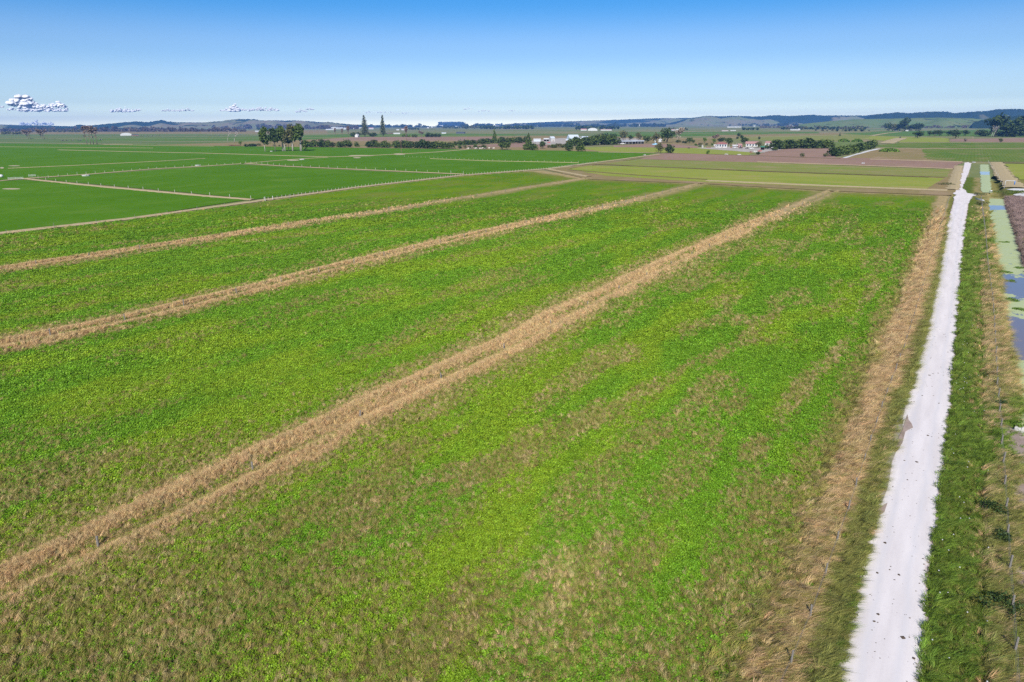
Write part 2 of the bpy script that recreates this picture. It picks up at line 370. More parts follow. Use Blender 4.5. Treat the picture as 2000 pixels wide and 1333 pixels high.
gm = mesh('ground', np.stack([X, Y, Z], 1), Fg, M['farmland'], True)
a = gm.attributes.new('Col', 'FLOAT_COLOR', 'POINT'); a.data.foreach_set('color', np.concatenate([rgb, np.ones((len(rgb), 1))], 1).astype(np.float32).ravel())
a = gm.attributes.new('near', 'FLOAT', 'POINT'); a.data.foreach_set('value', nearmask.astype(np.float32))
tag(obj('ground', gm), kind='structure')
# the land behind the viewer and to the far sides, so that the plain goes on all round
bk = MB(); cut = math.radians(64)

angs = np.linspace(cut, 2*math.pi-cut, 40); Vb = []; Fb = []
for rr in (14, 200, 2000, 14500):
    for an in angs: Vb.append((rr*math.sin(an), rr*math.cos(an), 0))
for i in range(3):
    for j in range(39): Fb.append((i*40+j, (i+1)*40+j, (i+1)*40+j+1, i*40+j+1))
c0 = len(Vb); allr = [(14*math.sin(an), 14*math.cos(an), 0) for an in np.linspace(0, 2*math.pi, 60)[:-1]]
Vb += allr; Fb.append(tuple(range(c0, c0+59)))
bm_ = mesh('ground_behind', Vb, Fb, M['farmland']); tag(obj('ground_behind', bm_), kind='structure')

# field sheets ------------------------------------------------------
def fieldmat(name, c1, c2, c3=None, row=0.0, sc=.06, rowamt=.25, stretch=.35, bump=.25):
    mt, nt, out = newmat(name); h = NT(nt); P = h.pos()
    n1 = h.noise(h.mapped(P, (1, stretch, 1), AX), sc, 5, .6); n2 = h.noise(P, 1.3, 5, .7)
    c = h.ramp(n1, [(.32, c1), (.68, c2)]); n4 = h.noise(h.mapped(P, (1, stretch, 1), AX), sc*14, 6, .75); c = h.mix(h.math('MULTIPLY', h.ramp(n4, [(.34, (1, 1, 1)), (.6, (0, 0, 0))]), .38), c, h.mix(1.0, c, (.6, .68, .6), 'MULTIPLY'))
    if c3: c = h.mix(h.ramp(h.noise(h.mapped(P, (1, stretch, 1), AX), sc*2.7, 4), [(.52, (0, 0, 0)), (.72, (.8, .8, .8))]), c, c3)
    c = h.mix(h.math('MULTIPLY', h.ramp(n2, [(.35, (1, 1, 1)), (.62, (0, 0, 0))]), .4), c, h.mix(1.0, c, (.5, .55, .5), 'MULTIPLY'))
    if row:
        w = h.n('TexWave', _wave_type='BANDS', _bands_direction='X', Scale=row, Distortion=1.5, Detail=2); h.put(w.inputs[0], h.mapped(P, (1, 1, 1), AX))
        c = h.mix(h.math('MULTIPLY', w.outputs['Fac'], rowamt), c, h.mix(1.0, c, (.55, .55, .55), 'MULTIPLY'))
    finish(h, out, c, 1, 0, n2, bump*.5, .08); return mt
M['pasture'] = fieldmat('pasture_grass', (.08, .195, .012), (.10, .225, .016), (.13, .235, .03), sc=.022, stretch=.6)
M['pasture_light'] = fieldmat('lighter_pasture', (.10, .2, .035), (.13, .22, .05), (.19, .22, .08), sc=.015)
M['pasture_far'] = fieldmat('far_pasture', (.12, .2, .055), (.17, .22, .085), (.22, .21, .11), sc=.01)
M['plough'] = fieldmat('ploughed_earth', (.33, .21, .155), (.40, .26, .195), (.33, .24, .15), row=.35, sc=.02)
M['dryfield'] = fieldmat('dry_field', (.33, .23, .12), (.26, .23, .09), (.38, .27, .17), sc=.02)
M['olive'] = fieldmat('olive_field', (.25, .31, .05), (.32, .34, .07), (.38, .31, .12), sc=.012, stretch=2.5)
M['olive_brown'] = fieldmat('brown_green_field', (.27, .26, .09), (.22, .28, .055), (.38, .28, .15), sc=.014, stretch=2.5)
M['greenfield'] = fieldmat('green_field', (.12, .21, .035), (.19, .24, .055), (.28, .24, .11), row=.12, rowamt=.3, sc=.02)
M['track'] = fieldmat('limestone_track', (.62, .6, .57), (.75, .73, .70), sc=.2)
M['bare'] = fieldmat('bare_sandy_ground', (.45, .38, .26), (.55, .47, .3), (.3, .3, .12), sc=.5)
M['grit'] = fieldmat('yard_gravel', (.42, .36, .31), (.55, .5, .45), (.25, .24, .1), sc=.12)

LAY = [0.02]
def refine(pts, step=14.0, wob=0.0, seed=0):
    rr = np.random.default_rng(seed); o = []
    for i in range(len(pts)):
        a, b = np.array(pts[i]), np.array(pts[(i+1) % len(pts)]); n = max(1, int(np.hypot(*(b-a))/step)); n = min(n, 60)
        for k in range(n):
            p = a+(b-a)*k/n
            if wob and k: p = p+rr.normal(0, wob, 2)
            o.append(p)
    return o
def sheet(name, px, mat, wob=.5, z=None, seed=0, world_pts=None):
    W = [tuple(p) for p in (G([a for a, b in px], [b for a, b in px]) if world_pts is None else world_pts)]
    dist = np.mean([math.hypot(*w) for w in W]); W = refine(W, max(2, dist*.02), wob*dist/400, seed)
    if z is None: LAY[0] += .005 if dist < 900 else .008; z = LAY[0]
    me = mesh(name, [(x, y, z) for x, y in W], [tuple(range(len(W)))], M[mat] if isinstance(mat, str) else mat)
    if me.polygons[0].normal.z < 0: me.flip_normals()
    return tag(obj(name, me), kind='structure')

# far to near
S = sheet
S('pasture_field', [(0,262),(500,264),(900,262),(1300,262),(1300,270),(900,272),(450,280),(0,282),(-300,280),(-300,262)], 'pasture_far', seed=1)
S('pasture_field', [(160,270),(420,269),(690,262),(1000,262),(1010,266),(700,271),(420,275),(150,277)], 'pasture_light', seed=31)
S('meadow_field', [(-300,255),(300,257),(640,254),(640,261),(300,262),(-300,263)], 'dryfield', seed=2)
S('pasture_field', [(1180,258),(1600,258),(1600,264),(1350,267),(1180,268)], 'pasture_light', seed=3)
S('dry_field', [(1400,264),(2000,256),(1700,268),(1500,272),(1380,270)], 'dryfield', seed=4)
S('olive_field', [(1440,268),(1700,262),(1720,272),(1620,276),(1440,274)], 'olive_brown', seed=5)
S('pasture_field', [(1640,262),(1720,257),(2100,251),(2200,268),(1900,267),(1730,266)], 'pasture_light', seed=6)
S('ploughed_field', [(1855,272),(2200,267),(2200,276),(1960,278),(1855,277)], 'plough', seed=7)
S('olive_field', [(1700,266),(1855,270),(1855,278),(1750,278),(1690,272)], 'olive', seed=8)
S('green_field', [(1700,286),(1760,279),(1900,279),(2200,277),(2200,290),(1950,291),(1760,289)], 'greenfield', seed=9)
S('tan_field', [(1640,311),(1720,289),(1850,291),(1880,315),(1700,311)], 'dryfield', seed=10)
S('green_field', [(1800,292),(2200,291),(2200,318),(1880,316),(1810,311)], 'greenfield', seed=11)
S('dry_field', [(590,274),(690,268),(1100,266),(1400,270),(1440,284),(1200,283),(900,281),(590,286),(400,287),(300,284)], 'dryfield', seed=12)
S('ploughed_field', [(600,275),(700,268),(968,268),(955,275),(800,276)], 'plough', seed=13)
S('ploughed_field', [(880,286),(1040,278),(1160,281),(1050,291),(900,292)], 'plough', seed=14)
S('farm_yard_ground', [(1030,276),(1100,270),(1250,271),(1250,280),(1110,284),(1030,282)], 'grit', seed=15)
S('dry_field', [(400,290),(300,283),(720,285),(1170,290),(1300,298),(1170,298),(900,291),(700,291)], 'dryfield', seed=16)
S('olive_field', [(1130,289),(1290,284),(1440,290),(1480,296),(1460,304),(1290,299),(1170,296)], 'olive', seed=17)
S('ploughed_field', [(1195,285),(1290,281),(1360,286),(1370,290),(1300,289),(1200,288)], 'plough', seed=18)
S('dry_field', [(1340,271),(1390,271),(1390,278),(1350,278)], 'dryfield', seed=19)
S('gravel_yard', [(1360,290),(1400,287),(1470,288),(1530,290),(1530,297),(1480,299),(1400,293)], 'grit', seed=20)
S('ploughed_field', [(1470,307),(1500,296),(1545,291),(1626,290),(1628,309)], 'plough', seed=21)
S('pasture_field', [(-700,290),(0,281),(300,284),(600,288),(800,291),(1100,295),(1240,299),(1285,301),(1200,313),(1070,330),(905,342),(700,331),(480,320),(300,331),(60,349),(-700,400)], 'pasture', wob=.2, seed=22)
S('pasture_field', [(65,350),(300,333),(470,322),(700,334),(900,342),(700,365),(500,390)], 'pasture', wob=.2, seed=23)
S('pasture_field', [(-900,420),(-300,375),(45,352),(485,391),(250,427),(0,455),(-900,600)], 'pasture', wob=.2, seed=24)
# the plots beyond the headland
S('dry_field', [(1060,331),(1110,330),(1240,334),(1500,346),(1800,355),(1850,330),(1872,332),(1868,366),(1860,383),(1640,375),(1375,360),(1150,351)], 'dryfield', seed=60)
S('ploughed_field', [(1270,303),(1300,300),(1480,304),(1700,310),(1880,316),(1862,331),(1480,318),(1250,312)], 'plough', seed=25)
S('olive_field', [(1150,322),(1250,312),(1480,318),(1855,332),(1850,347),(1500,335),(1240,325)], 'olive_brown', wob=.3, seed=26)
S('olive_field', [(1110,331),(1150,324),(1240,326),(1500,337),(1845,349),(1805,372),(1640,367),(1380,357),(1180,344)], 'olive', wob=.3, seed=27)
S('dry_field', [(1060,332),(1200,316),(1285,304),(1300,303),(1200,318),(1105,331)], 'dryfield', seed=28)
S('olive_field', [(1962,321),(2300,322),(2300,358),(1990,352),(1975,340)], 'olive', seed=29)
S('limestone_track', [(1645,309),(1652,309.5),(1700,296),(1722,291),(1712,291),(1690,296)], 'track', wob=.2, seed=30)

def ribbon(name, px, w, mat, z, wob=.25, seed=0, mul=None):
    W = G([a for a, b in px], [b for a, b in px]); rr = np.random.default_rng(seed); V = []
    acc = []
    for i in range(len(W)-1):
        n = max(1, min(120, int(np.hypot(*(W[i+1]-W[i]))/2.5)))
        for k in range(n): acc.append(W[i]+(W[i+1]-W[i])*k/n)
    acc.append(W[-1]); acc = np.array(acc); d = np.gradient(acc, axis=0); d /= np.hypot(d[:, 0], d[:, 1])[:, None]; nn = np.stack([-d[:, 1], d[:, 0]], 1)
    wl = w/2*(1+rr.uniform(-wob, wob, len(acc))); wr = w/2*(1+rr.uniform(-wob, wob, len(acc)))
    for i, p in enumerate(acc):
        V += [(*(p+nn[i]*wl[i]), z), (*(p+nn[i]*wl[i]*.4), z+.25), (*(p-nn[i]*wr[i]*.4), z+.25), (*(p-nn[i]*wr[i]), z)]
    Fc = [(4*i+k, 4*i+k+1, 4*i+5+k, 4*i+4+k) for i in range(len(acc)-1) for k in range(3)]
    me = mesh(name, V, Fc, M[mat]); 
    if me.polygons[1].normal.z < 0: me.flip_normals()
    return tag(obj(name, me), kind='structure'), acc
M['drygrass'] = fieldmat('dry_grass_bank', (.52, .40, .25), (.46, .37, .2), (.3, .28, .12), sc=.6, stretch=1, bump=.8)
M['brownline'] = fieldmat('brown_weeds', (.13, .09, .05), (.2, .15, .08), (.15, .17, .05), sc=.6, stretch=1, bump=.8)
BANKS = []
def bank(px, w, mat='drygrass', seed=0, z=.24):
    w = w*1.3; _, a = ribbon('grassy_bank', px, w, mat, z, .3, seed); BANKS.append((a, w, mat))
bank([(48,350),(180,364),(300,375),(400,384),(495,391.5)], 3.2, seed=1)
bank([(-400,388),(-100,365),(45,350),(180,341),(300,331),(400,325.5),(470,321)], 1.8, seed=2)
bank([(480,320),(560,326),(700,332),(850,339),(908,341.5)], 2.4, seed=3)
bank([(115,293.5),(250,297),(400,300),(560,305),(640,307.5),(700,306),(850,298),(930,291)], 4.0, seed=4)
bank([(480,320),(560,313),(640,308)], 1.6, seed=5)
bank([(15,330),(150,324),(330,315),(400,310.5)], 1.0, seed=6)
bank([(200,283),(320,285.5),(420,286.5)], 3.5, seed=7)
bank([(-200,302),(0,306)], 1.5, seed=8)
bank([(-500,352),(-200,346),(0,344)], 5, seed=9)
bank([(0,279),(150,281),(260,283)], 2, seed=10)
bank([(840,311),(960,315.5),(1130,319)], .6, seed=11)
bank([(1110,325),(1180,322),(1240,325.5),(1500,336),(1845,348)], 2.2, 'brownline', seed=12)
bank([(1480,317),(1700,325),(1862,331)], 2.2, seed=13)
bank([(1700,312),(1880,317)], 3.2, seed=14)
bank([(1380,302),(1500,306),(1640,311)], 3, 'brownline', seed=15)
bank([(1380,354),(1640,365),(1850,373)], 5.5, seed=16)
bank([(1110,333),(1250,344),(1380,352)], 2.2, 'brownline', seed=17)
bank([(1070,331),(1150,346)], 3.0, seed=18)
bank([(1700,290),(1800,291),(1900,291.5),(2200,292.5)], 6, seed=19)
bank([(1755,279),(1900,279),(2200,278.5)], 6, seed=20)
bank([(1730,281),(1745,275),(1762,270)], 16, seed=21)
bank([(1300,272),(1500,268),(1660,264)], 10, seed=22)
bank([(1380,255.5),(1560,255.5),(1800,256.5)], 10, seed=23)
bank([(1700,266),(1730,261),(1760,257.5)], 9, seed=24)
bank([(600,276.5),(760,276),(940,277)], 7, seed=25)
bank([(1170,298),(1240,299),(1290,300)], 4, seed=26)
bank([(1860,372),(1867,345),(1873,325)], 4.0, seed=27)
bank([(1946,318),(1958,340),(1985,368)], 6.5, seed=28)
bank([(1960,319),(2200,322)], 5, 'brownline', seed=29)
bank([(-300,500),(0,457),(250,428.5),(490,395.5),(700,366.5),(900,343.5),(1070,330.5),(1200,313.5),(1285,302)], 3.4, seed=30, z=.2)

for k_, (pts_, w_) in enumerate([([(0,271),(300,272),(700,269)],6),([(200,276),(420,277.5),(560,276)],5),([(-200,267.5),(260,268.5),(640,264.5)],7),([(400,263),(800,258.5),(1300,256)],9),([(700,265),(1000,266),(1180,264)],6),
    ([(1080,262.5),(1300,262),(1500,260)],6),([(940,258.5),(1180,259),(1400,258)],8),([(-200,263),(150,263),(450,260)],9),([(1500,262),(1700,259.5)],6),([(620,259),(900,254),(1200,252)],10),([(1240,267.5),(1330,268),(1420,266)],6),([(0,287.5),(180,289),(300,290)],2.5),([(1640,273),(1700,272)],6)]):
    bank(pts_, w_, seed=200+k_)
# pale bare scrapes in the pasture
for i, (x0, x1, y, hh) in enumerate([(4,40,370,1.3),(16,40,325,.8),(560,585,314,1.2),(768,792,302,1.6),(680,730,305,1.2),(690,705,309,1.0),(0,8,329,1.5)]):
    c = [(x0+(x1-x0)*(.5+.5*math.cos(k*math.pi/8)), y+hh*math.sin(k*math.pi/8)) for k in range(16)]
    sheet('bare_patch', c, 'bare', wob=.15, z=.30 if y < 330 else .2, seed=70+i)

# ------------------------------------------------------------------ the white limestone road
def roadmat():
    mt, nt, out = newmat('white_road'); h = NT(nt); P = h.pos()
    u = h.n('Attribute', _attribute_name='side').outputs['Fac']
    n1 = h.noise(h.mapped(P, (1, .12, 1), AX), .9, 4); n2 = h.noise(P, 5, 6, .75); n3 = h.noise(P, .5, 3)
    c = h.ramp(n1, [(.3, (.62, .575, .535)), (.7, (.75, .70, .65))])
    c = h.mix(h.math('MULTIPLY', h.ramp(n2, [(.5, (0, 0, 0)), (.75, (1, 1, 1))]), .28), c, (.5, .45, .42))
    # faint wheel tracks
    tr = h.math('ABSOLUTE', h.math('SUBTRACT', h.math('ABSOLUTE', u), .42)); tr = h.math('SUBTRACT', 1, h.math('MULTIPLY', tr, 6)); tr = h.math('MAXIMUM', tr, 0)
    c = h.mix(h.math('MULTIPLY', tr, .6), c, (.60, .58, .56))
    # rough dirty edge
    e = h.math('ADD', h.math('ABSOLUTE', u), h.math('MULTIPLY', h.math('SUBTRACT', n2, .5), .7)); e = h.math('ADD', e, h.math('MULTIPLY', h.math('SUBTRACT', n3, .5), .25))
    ef = h.ramp(e, [(.86, (0, 0, 0)), (1.06, (1, 1, 1))])
    c = h.mix(ef, c, (.40, .30, .25))
    vv = h.n('TexVoronoi', Scale=1.6); h.put(vv.inputs[0], h.mapped(P, (1, 1.3, 1)))
    sp = h.ramp(h.math('ADD', vv.outputs['Distance'], h.math('MULTIPLY', n2, .16)), [(.115, (1, 1, 1)), (.15, (0, 0, 0))])
    c = h.mix(h.math('MULTIPLY', sp, h.ramp(h.noise(P, .35, 2), [(.45, (0, 0, 0)), (.55, (.75, .75, .75))])), c, (.22, .17, .14))
    finish(h, out, c, 1, 0, n2, .15, .02); return mt
M['road'] = roadmat()
def strip_mesh(name, Ls, Rs, ss, z, mat, nx=10, jit=.18, zf=None, seed=5, ext=0):
    V = []; U = []; k = len(ss)
    jl = (fbm(ss/1.6, ss*0, seed, 4)-.5)*2*jit; jr = (fbm(ss/1.6, ss*0+9, seed+3, 4)-.5)*2*jit
    tl, tr = Ls.f(ss)+jl-ext, Rs.f(ss)+jr+ext
    for i in range(k):
        for j in range(nx+1):
            f = j/nx; t = tl[i]*(1-f)+tr[i]*f; p = E_*ss[i]+N_*t
            V.append((p[0], p[1], z+(.05*(1-(2*f-1)**2)))); U.append(2*f-1)
    n = nx+1; Fc = [(i*n+j, i*n+j+1, (i+1)*n+j+1, (i+1)*n+j) for i in range(k-1) for j in range(nx)]
    me = mesh(name, V, Fc, mat, True)
    if me.polygons[0].normal.z < 0: me.flip_normals()
    a = me.attributes.new('side', 'FLOAT', 'POINT'); a.data.foreach_set('value', np.array(U, np.float32)); return me
me = strip_mesh('gravel_road', RL, RR, np.arange(8, S_CULV-8, .7), .075, M['road'], jit=.3, ext=.15)
tag(obj('gravel_road', me), kind='structure')
# junction where the side tracks leave, and the road's bend beyond it
jp = [(1862,386),(1868,382),(1856,375),(1852,371),(1859,370),(1865,362),(1872,350),(1878,338),(1882,328),(1884,318.5),(1891,317.5),(1897,320),(1895,328),(1891,340),(1886,352),(1881,363),(1880,368),(1886,373),(1889,378),(1912,381),(1898,384.5),(1895,391),(1892,398),(1864,398)]
W = [tuple(p) for p in G([a for a, b in jp], [b for a, b in jp])]; W = refine(W, 1.5, .22, 7)
me = mesh('gravel_road_bend', [(x, y, .125) for x, y in W], [tuple(range(len(W)))], M['road'])
if me.polygons[0].normal.z < 0: me.flip_normals()
a = me.attributes.new('side', 'FLOAT', 'POINT'); a.data.foreach_set('value', np.zeros(len(W), np.float32))
tag(obj('gravel_road_bend', me), kind='structure')
for i, px in enumerate([[(1965,371),(1980,369),(2010,370),(2010,376),(1985,374)],[(1978,381),(2000,377),(2030,380),(2010,386),(1985,384)],[(1868,316.5),(1878,316.5),(1876,318),(1866,317.6)],[(1899,317),(1906,317.2),(1905,318.6),(1898,318)]]):
    sheet('limestone_apron', px, 'track', wob=.25, z=.2, seed=90+i)
# muddy pull-off on the left of the road, mud fan, scoured dirt on the canal bank
M['mud'] = fieldmat('drying_mud', (.34, .25, .21), (.42, .33, .28), (.27, .22, .15), sc=1.2, bump=.5)
M['grit2'] = fieldmat('gritty_shoulder', (.38, .33, .27), (.3, .28, .2), (.16, .17, .07), sc=1.5, bump=.8)
sheet('gritty_shoulder', [(1768,790),(1755,800),(1742,840),(1732,880),(1722,930),(1712,985),(1722,985),(1738,930),(1752,880),(1764,840)], 'grit2', wob=1.0, z=.10, seed=44)
sheet('muddy_pull_off', [(1772,812),(1762,842),(1750,872),(1752,884),(1762,868),(1768,846),(1774,842),(1783,838),(1780,830),(1774,822)], 'mud', wob=.7, z=.145, seed=45)
sheet('muddy_edge', [(1727,1003),(1714,1012),(1708,1006),(1716,995),(1733,985)], 'mud', wob=.6, z=.135, seed=46)
sheet('dirt_scour', [(1948,830),(1970,832),(1996,850),(2010,870),(2010,930),(1985,900),(1962,870)], 'mud', wob=.8, z=.12, seed=47)
sheet('dirt_scour', [(1968,950),(2000,930),(2030,960),(2030,1040),(2000,1010),(1985,990)], 'mud', wob=.8, z=.125, seed=48)
sheet('dirt_scour', [(1978,1100),(2010,1120),(2030,1220),(2000,1200),(1985,1160)], 'mud', wob=.8, z=.125, seed=49)

# dung pats and clods lying on the road: too many to count
cl = MB(); rr = random.Random(4)
spots = [(1790,905,2),(1772,940,1),(1815,735,2),(1822,732,1.4),(1801,775,1),(1785,787,1),(1820,757,1),(1867,513,1.5),(1871,476,2),(1872,462,1),(1876,400,1.4),(1766,902,1),(1728,1063,1.6),(1713,1122,1),(1755,1126,1.3),(1737,1116,.8),(1714,1203,1.3),(1707,1217,1),(1763,1249,1.8),(1764,1248,1.2),(1784,1289,1),(1833,790,1),(1812,853,1.8),(1863,540,1),(1878,430,1.6),(1843,655,1.3),(1847,660,.8),(1832,731,1.2),(1873,446,1.2)]
for (x, y, k) in spots:
    p = g1(x, y); cl.blob((p[0], p[1], .11), (.09*k, .09*k, .04), rr.random(), 8, 4, .3)
for _ in range(420):
    s0 = 14*math.exp(rr.random()*3.0); f = rr.uniform(.08, .94); ss0 = np.array([s0]); t0 = float(RL.f(ss0)[0]*(1-f)+RR.f(ss0)[0]*f); p = E_*s0+N_*t0
    k = rr.uniform(.012, .038)*(1+s0/150); cl.blob((p[0], p[1], .115), (k*rr.uniform(.8, 1.8), k, k*.5), rr.random(), 6, 3, .3)
M['dung'] = plain('dung', (.1, .075, .055), .9, .1, .3, 5)
tag(cl.build('road_litter', M['dung']), 'dark dung pats and clods scattered along the white road', 'dung', kind='stuff')

# ------------------------------------------------------------------ canal water with duckweed
def watermat():
    mt, nt, out = newmat('duckweed_canal'); h = NT(nt); P = h.pos()
    op = h.n('Attribute', _attribute_name='open').outputs['Fac']
    n1 = h.noise(h.mapped(P, (1, .6, 1), AX), .35, 6, .65); n2 = h.noise(P, 3, 5, .7)
    k = h.ramp(h.math('ADD', op, h.math('MULTIPLY', h.math('SUBTRACT', n1, .5), 2.6)), [(.40, (0, 0, 0)), (.50, (1, 1, 1))])
    weed = h.ramp(n2, [(.3, (.36, .43, .20)), (.7, (.46, .52, .27))]); weed = h.mix(h.ramp(n1, [(.5, (0, 0, 0)), (.75, (.7, .7, .7))]), weed, (.40, .46, .12))
    a = h.n('BsdfPrincipled', Roughness=.7); h.put(a.inputs['Base Color'], weed)
    b = h.n('BsdfPrincipled', Roughness=.04); b.inputs['Base Color'].default_value = (.2, .185, .18, 1); b.inputs['Specular IOR Level'].default_value = .35
    ms = h.n('MixShader'); h.put(ms.inputs[0], k); nt.links.new(a.outputs[0], ms.inputs[1]); nt.links.new(b.outputs[0], ms.inputs[2]); nt.links.new(ms.outputs[0], out.inputs[0]); return mt
M['water'] = watermat()
ss = np.arange(8, S_CULV-.5, 1.0); me = strip_mesh('canal_water', WL, WR, ss, -.5, M['water'], nx=8, ext=1.2, jit=.6)
op = np.zeros(len(ss))
for (x, y0, y1) in ((1975,612,700),(1985,536,576),(1955,400,408)):
    sa = ST(g1(x, y1))[0]; sb = ST(g1(x, y0))[0]; op = np.maximum(op, sm(sa-9, sa+9, ss)*(1-sm(sb-9, sb+9, ss)))
a = me.attributes.new('open', 'FLOAT', 'POINT'); a.data.foreach_set('value', np.repeat(op, 9).astype(np.float32)); tag(obj('canal_water', me), kind='structure')
WL2 = Line([(1917,376),(1915,350),(1914,322)]); WR2 = Line([(1937,377),(1934,350),(1931,322)])
s2 = np.arange(float(ST(g1(1925,377))[0]), float(ST(g1(1922,322))[0]), 2.0); me = strip_mesh('canal_water_beyond_culvert', WL2, WR2, s2, .09, M['water'], nx=6, jit=.9)
op = np.zeros(len(s2)); sa = ST(g1(1920,342))[0]; sb = ST(g1(1920,336))[0]; op = sm(sa-3, sa+3, s2)*(1-sm(sb-3, sb+3, s2))
a = me.attributes.new('open', 'FLOAT', 'POINT'); a.data.foreach_set('value', np.repeat(op, 7).astype(np.float32)); tag(obj('canal_water_beyond_culvert', me), kind='structure')

# ------------------------------------------------------------------ hills on the horizon
def hillmat(name, forest, cols, scl=1.0):
    mt, nt, out = newmat(name); h = NT(nt); P = h.pos()
    n1 = h.noise(h.mapped(P, (1, .45, 1.5)), .0011*scl, 5, .6, .5); n2 = h.noise(h.mapped(P, (1, .5, 2)), .0042*scl, 4, .6)
    c = h.ramp(n2, [(.35, cols[0]), (.65, cols[1])])
    fz = h.n('Attribute', _attribute_name='crest').outputs['Fac']
    k = h.ramp(h.math('ADD', n1, h.math('MULTIPLY', fz, .16)), [(forest, (0, 0, 0)), (forest+.025, (1, 1, 1))])
    k2 = h.ramp(h.noise(h.mapped(P, (1, .5, 1)), .008*scl, 3), [(.60, (0, 0, 0)), (.64, (1, 1, 1))])
    c = h.mix(k2, c, (.05, .07, .03)); c = h.mix(k, c, (.022, .045, .03))
    d = h.n('BsdfDiffuse'); h.put(d.inputs[0], c); nt.links.new(d.outputs[0], out.inputs[0]); return mt
M['hill_l'] = hillmat('rough_hill_pasture', .63, ((.26, .21, .13), (.19, .22, .1)))
M['hill_r'] = hillmat('wooded_hill', .60, ((.2, .23, .1), (.26, .22, .14)))
M['hill_g'] = hillmat('green_slope', .66, ((.13, .2, .06), (.17, .2, .08)), 2)
M['hill_f'] = hillmat('forest_hill', .46, ((.1, .13, .05), (.13, .12, .06)))
def hill(name, prof, D, Wd, mat, seed, fuzz=5, n=420, crest=1.0):
    px = np.array([p[0] for p in prof], float); py = np.array([p[1] for p in prof], float)
    xs = np.linspace(px[0], px[-1], n); ys = np.interp(xs, px, py)
    d = FW[:, None]*F+CR[:, None]*(xs-1000)-CU[:, None]*(ys-666.5); hor = np.hypot(d[0], d[1]); ux, uy = d[0]/hor, d[1]/hor; tan_el = d[2]/hor
    rows = np.array([-1, -.85, -.7, -.55, -.42, -.3, -.2, -.1, 0, .12, .3, .6, 1.0]); V = []; C = []
    for i in range(n):
        Hc = max(3, CAMH+D*tan_el[i])
        for u in rows:
            dist = D+u*Wd; sh = (math.cos(math.pi*u)+1)/2
            az = xs[i]*.02
            nz = (vnoise(np.array([az*1.6]), np.array([u*3.+seed]), seed)[0]-.5)*.55*Hc*(1-sh)*sh*4
            fz = fuzz*vnoise(np.array([xs[i]*.35]), np.array([u*9.]), seed+5)[0]*(sh > .8)*(crest)
            z = Hc*sh*(1 if u <= 0 else 1)+nz+fz-fuzz*.5*(sh > .8)-1.0*(abs(u) > .99)
            if u < 0 and u > -1: z = min(z, (Hc-CAMH)/D*dist+CAMH-.5) if Hc > CAMH else min(z, Hc)
            V.append((ux[i]*dist, uy[i]*dist, z)); C.append(sh)
    k = len(rows); Fc = [(i*k+j, (i+1)*k+j, (i+1)*k+j+1, i*k+j+1) for i in range(n-1) for j in range(k-1)]
    me = mesh(name, V, Fc, M[mat], True)
    if me.polygons[3].normal.z < 0: me.flip_normals()
    a = me.attributes.new('crest', 'FLOAT', 'POINT'); a.data.foreach_set('value', np.array(C, np.float32)*crest)
    return tag(obj(name, me), kind='structure')
hill('distant_hills', [(-700,247),(-300,245),(0,243.5),(60,245.5),(100,246),(140,247),(170,246),(240,243),(280,241),(315,239),(400,239.5),(470,238),(560,238.5),(640,241),(700,244),(770,246),(800,248)], 12500, 1500, 'hill_l', 3, 4)
hill('hills', [(-700,248),(-300,246),(0,245),(40,246),(80,245.5),(140,248),(155,243.5),(170,246),(200,243.5),(235,240),(265,237.5),(290,239),(300,237),(315,235),(330,238),(350,239.5),(380,240.5),(400,239.5),(430,237),(458,233.5),(470,233),(498,233.5),(510,236),(540,235.5),(560,236),(575,235.5),(600,237),(630,239.5),(640,238.5),(665,241.5),(700,245),(720,248)], 8500, 1300, 'hill_l', 9, 7, 700)
hill('distant_hills', [(960,246),(1000,242),(1050,239.5),(1100,237.5),(1150,236),(1200,234.5),(1280,231.5),(1330,231),(1370,230),(1430,230),(1480,229),(1600,228),(1700,228),(1900,226),(2000,225),(2300,226),(2700,236)], 12000, 1600, 'hill_r', 15, 6)
hill('hills', [(1300,243),(1340,233),(1360,229.5),(1380,227),(1410,227.5),(1430,226.5),(1480,228),(1515,225),(1540,227),(1585,224.5),(1610,226),(1690,226),(1710,224),(1760,224),(1850,225),(2000,226),(2300,226),(2700,238)], 9500, 1300, 'hill_r', 21, 7, 600)
hill('wooded_hills', [(1660,243),(1690,231),(1705,225),(1740,221),(1755,219.7),(1775,221.5),(1810,219),(1825,218),(1855,219),(1862,221.5),(1900,218.5),(1930,217),(1945,214),(1970,213),(2000,213.5),(2100,212),(2300,218),(2700,235)], 7500, 1100, 'hill_f', 27, 8, 600)
hill('green_slope', [(1560,243),(1620,237),(1680,233),(1740,232),(1800,230.5),(1860,230.5),(1900,231.5),(1935,236),(1990,238),(2100,240)], 5200, 700, 'hill_g', 33, 1, 300, .3)
hill('wooded_hills', [(1900,240),(1925,234),(1950,229),(2000,226),(2150,224),(2400,232)], 4600, 500, 'hill_f', 39, 9, 240)

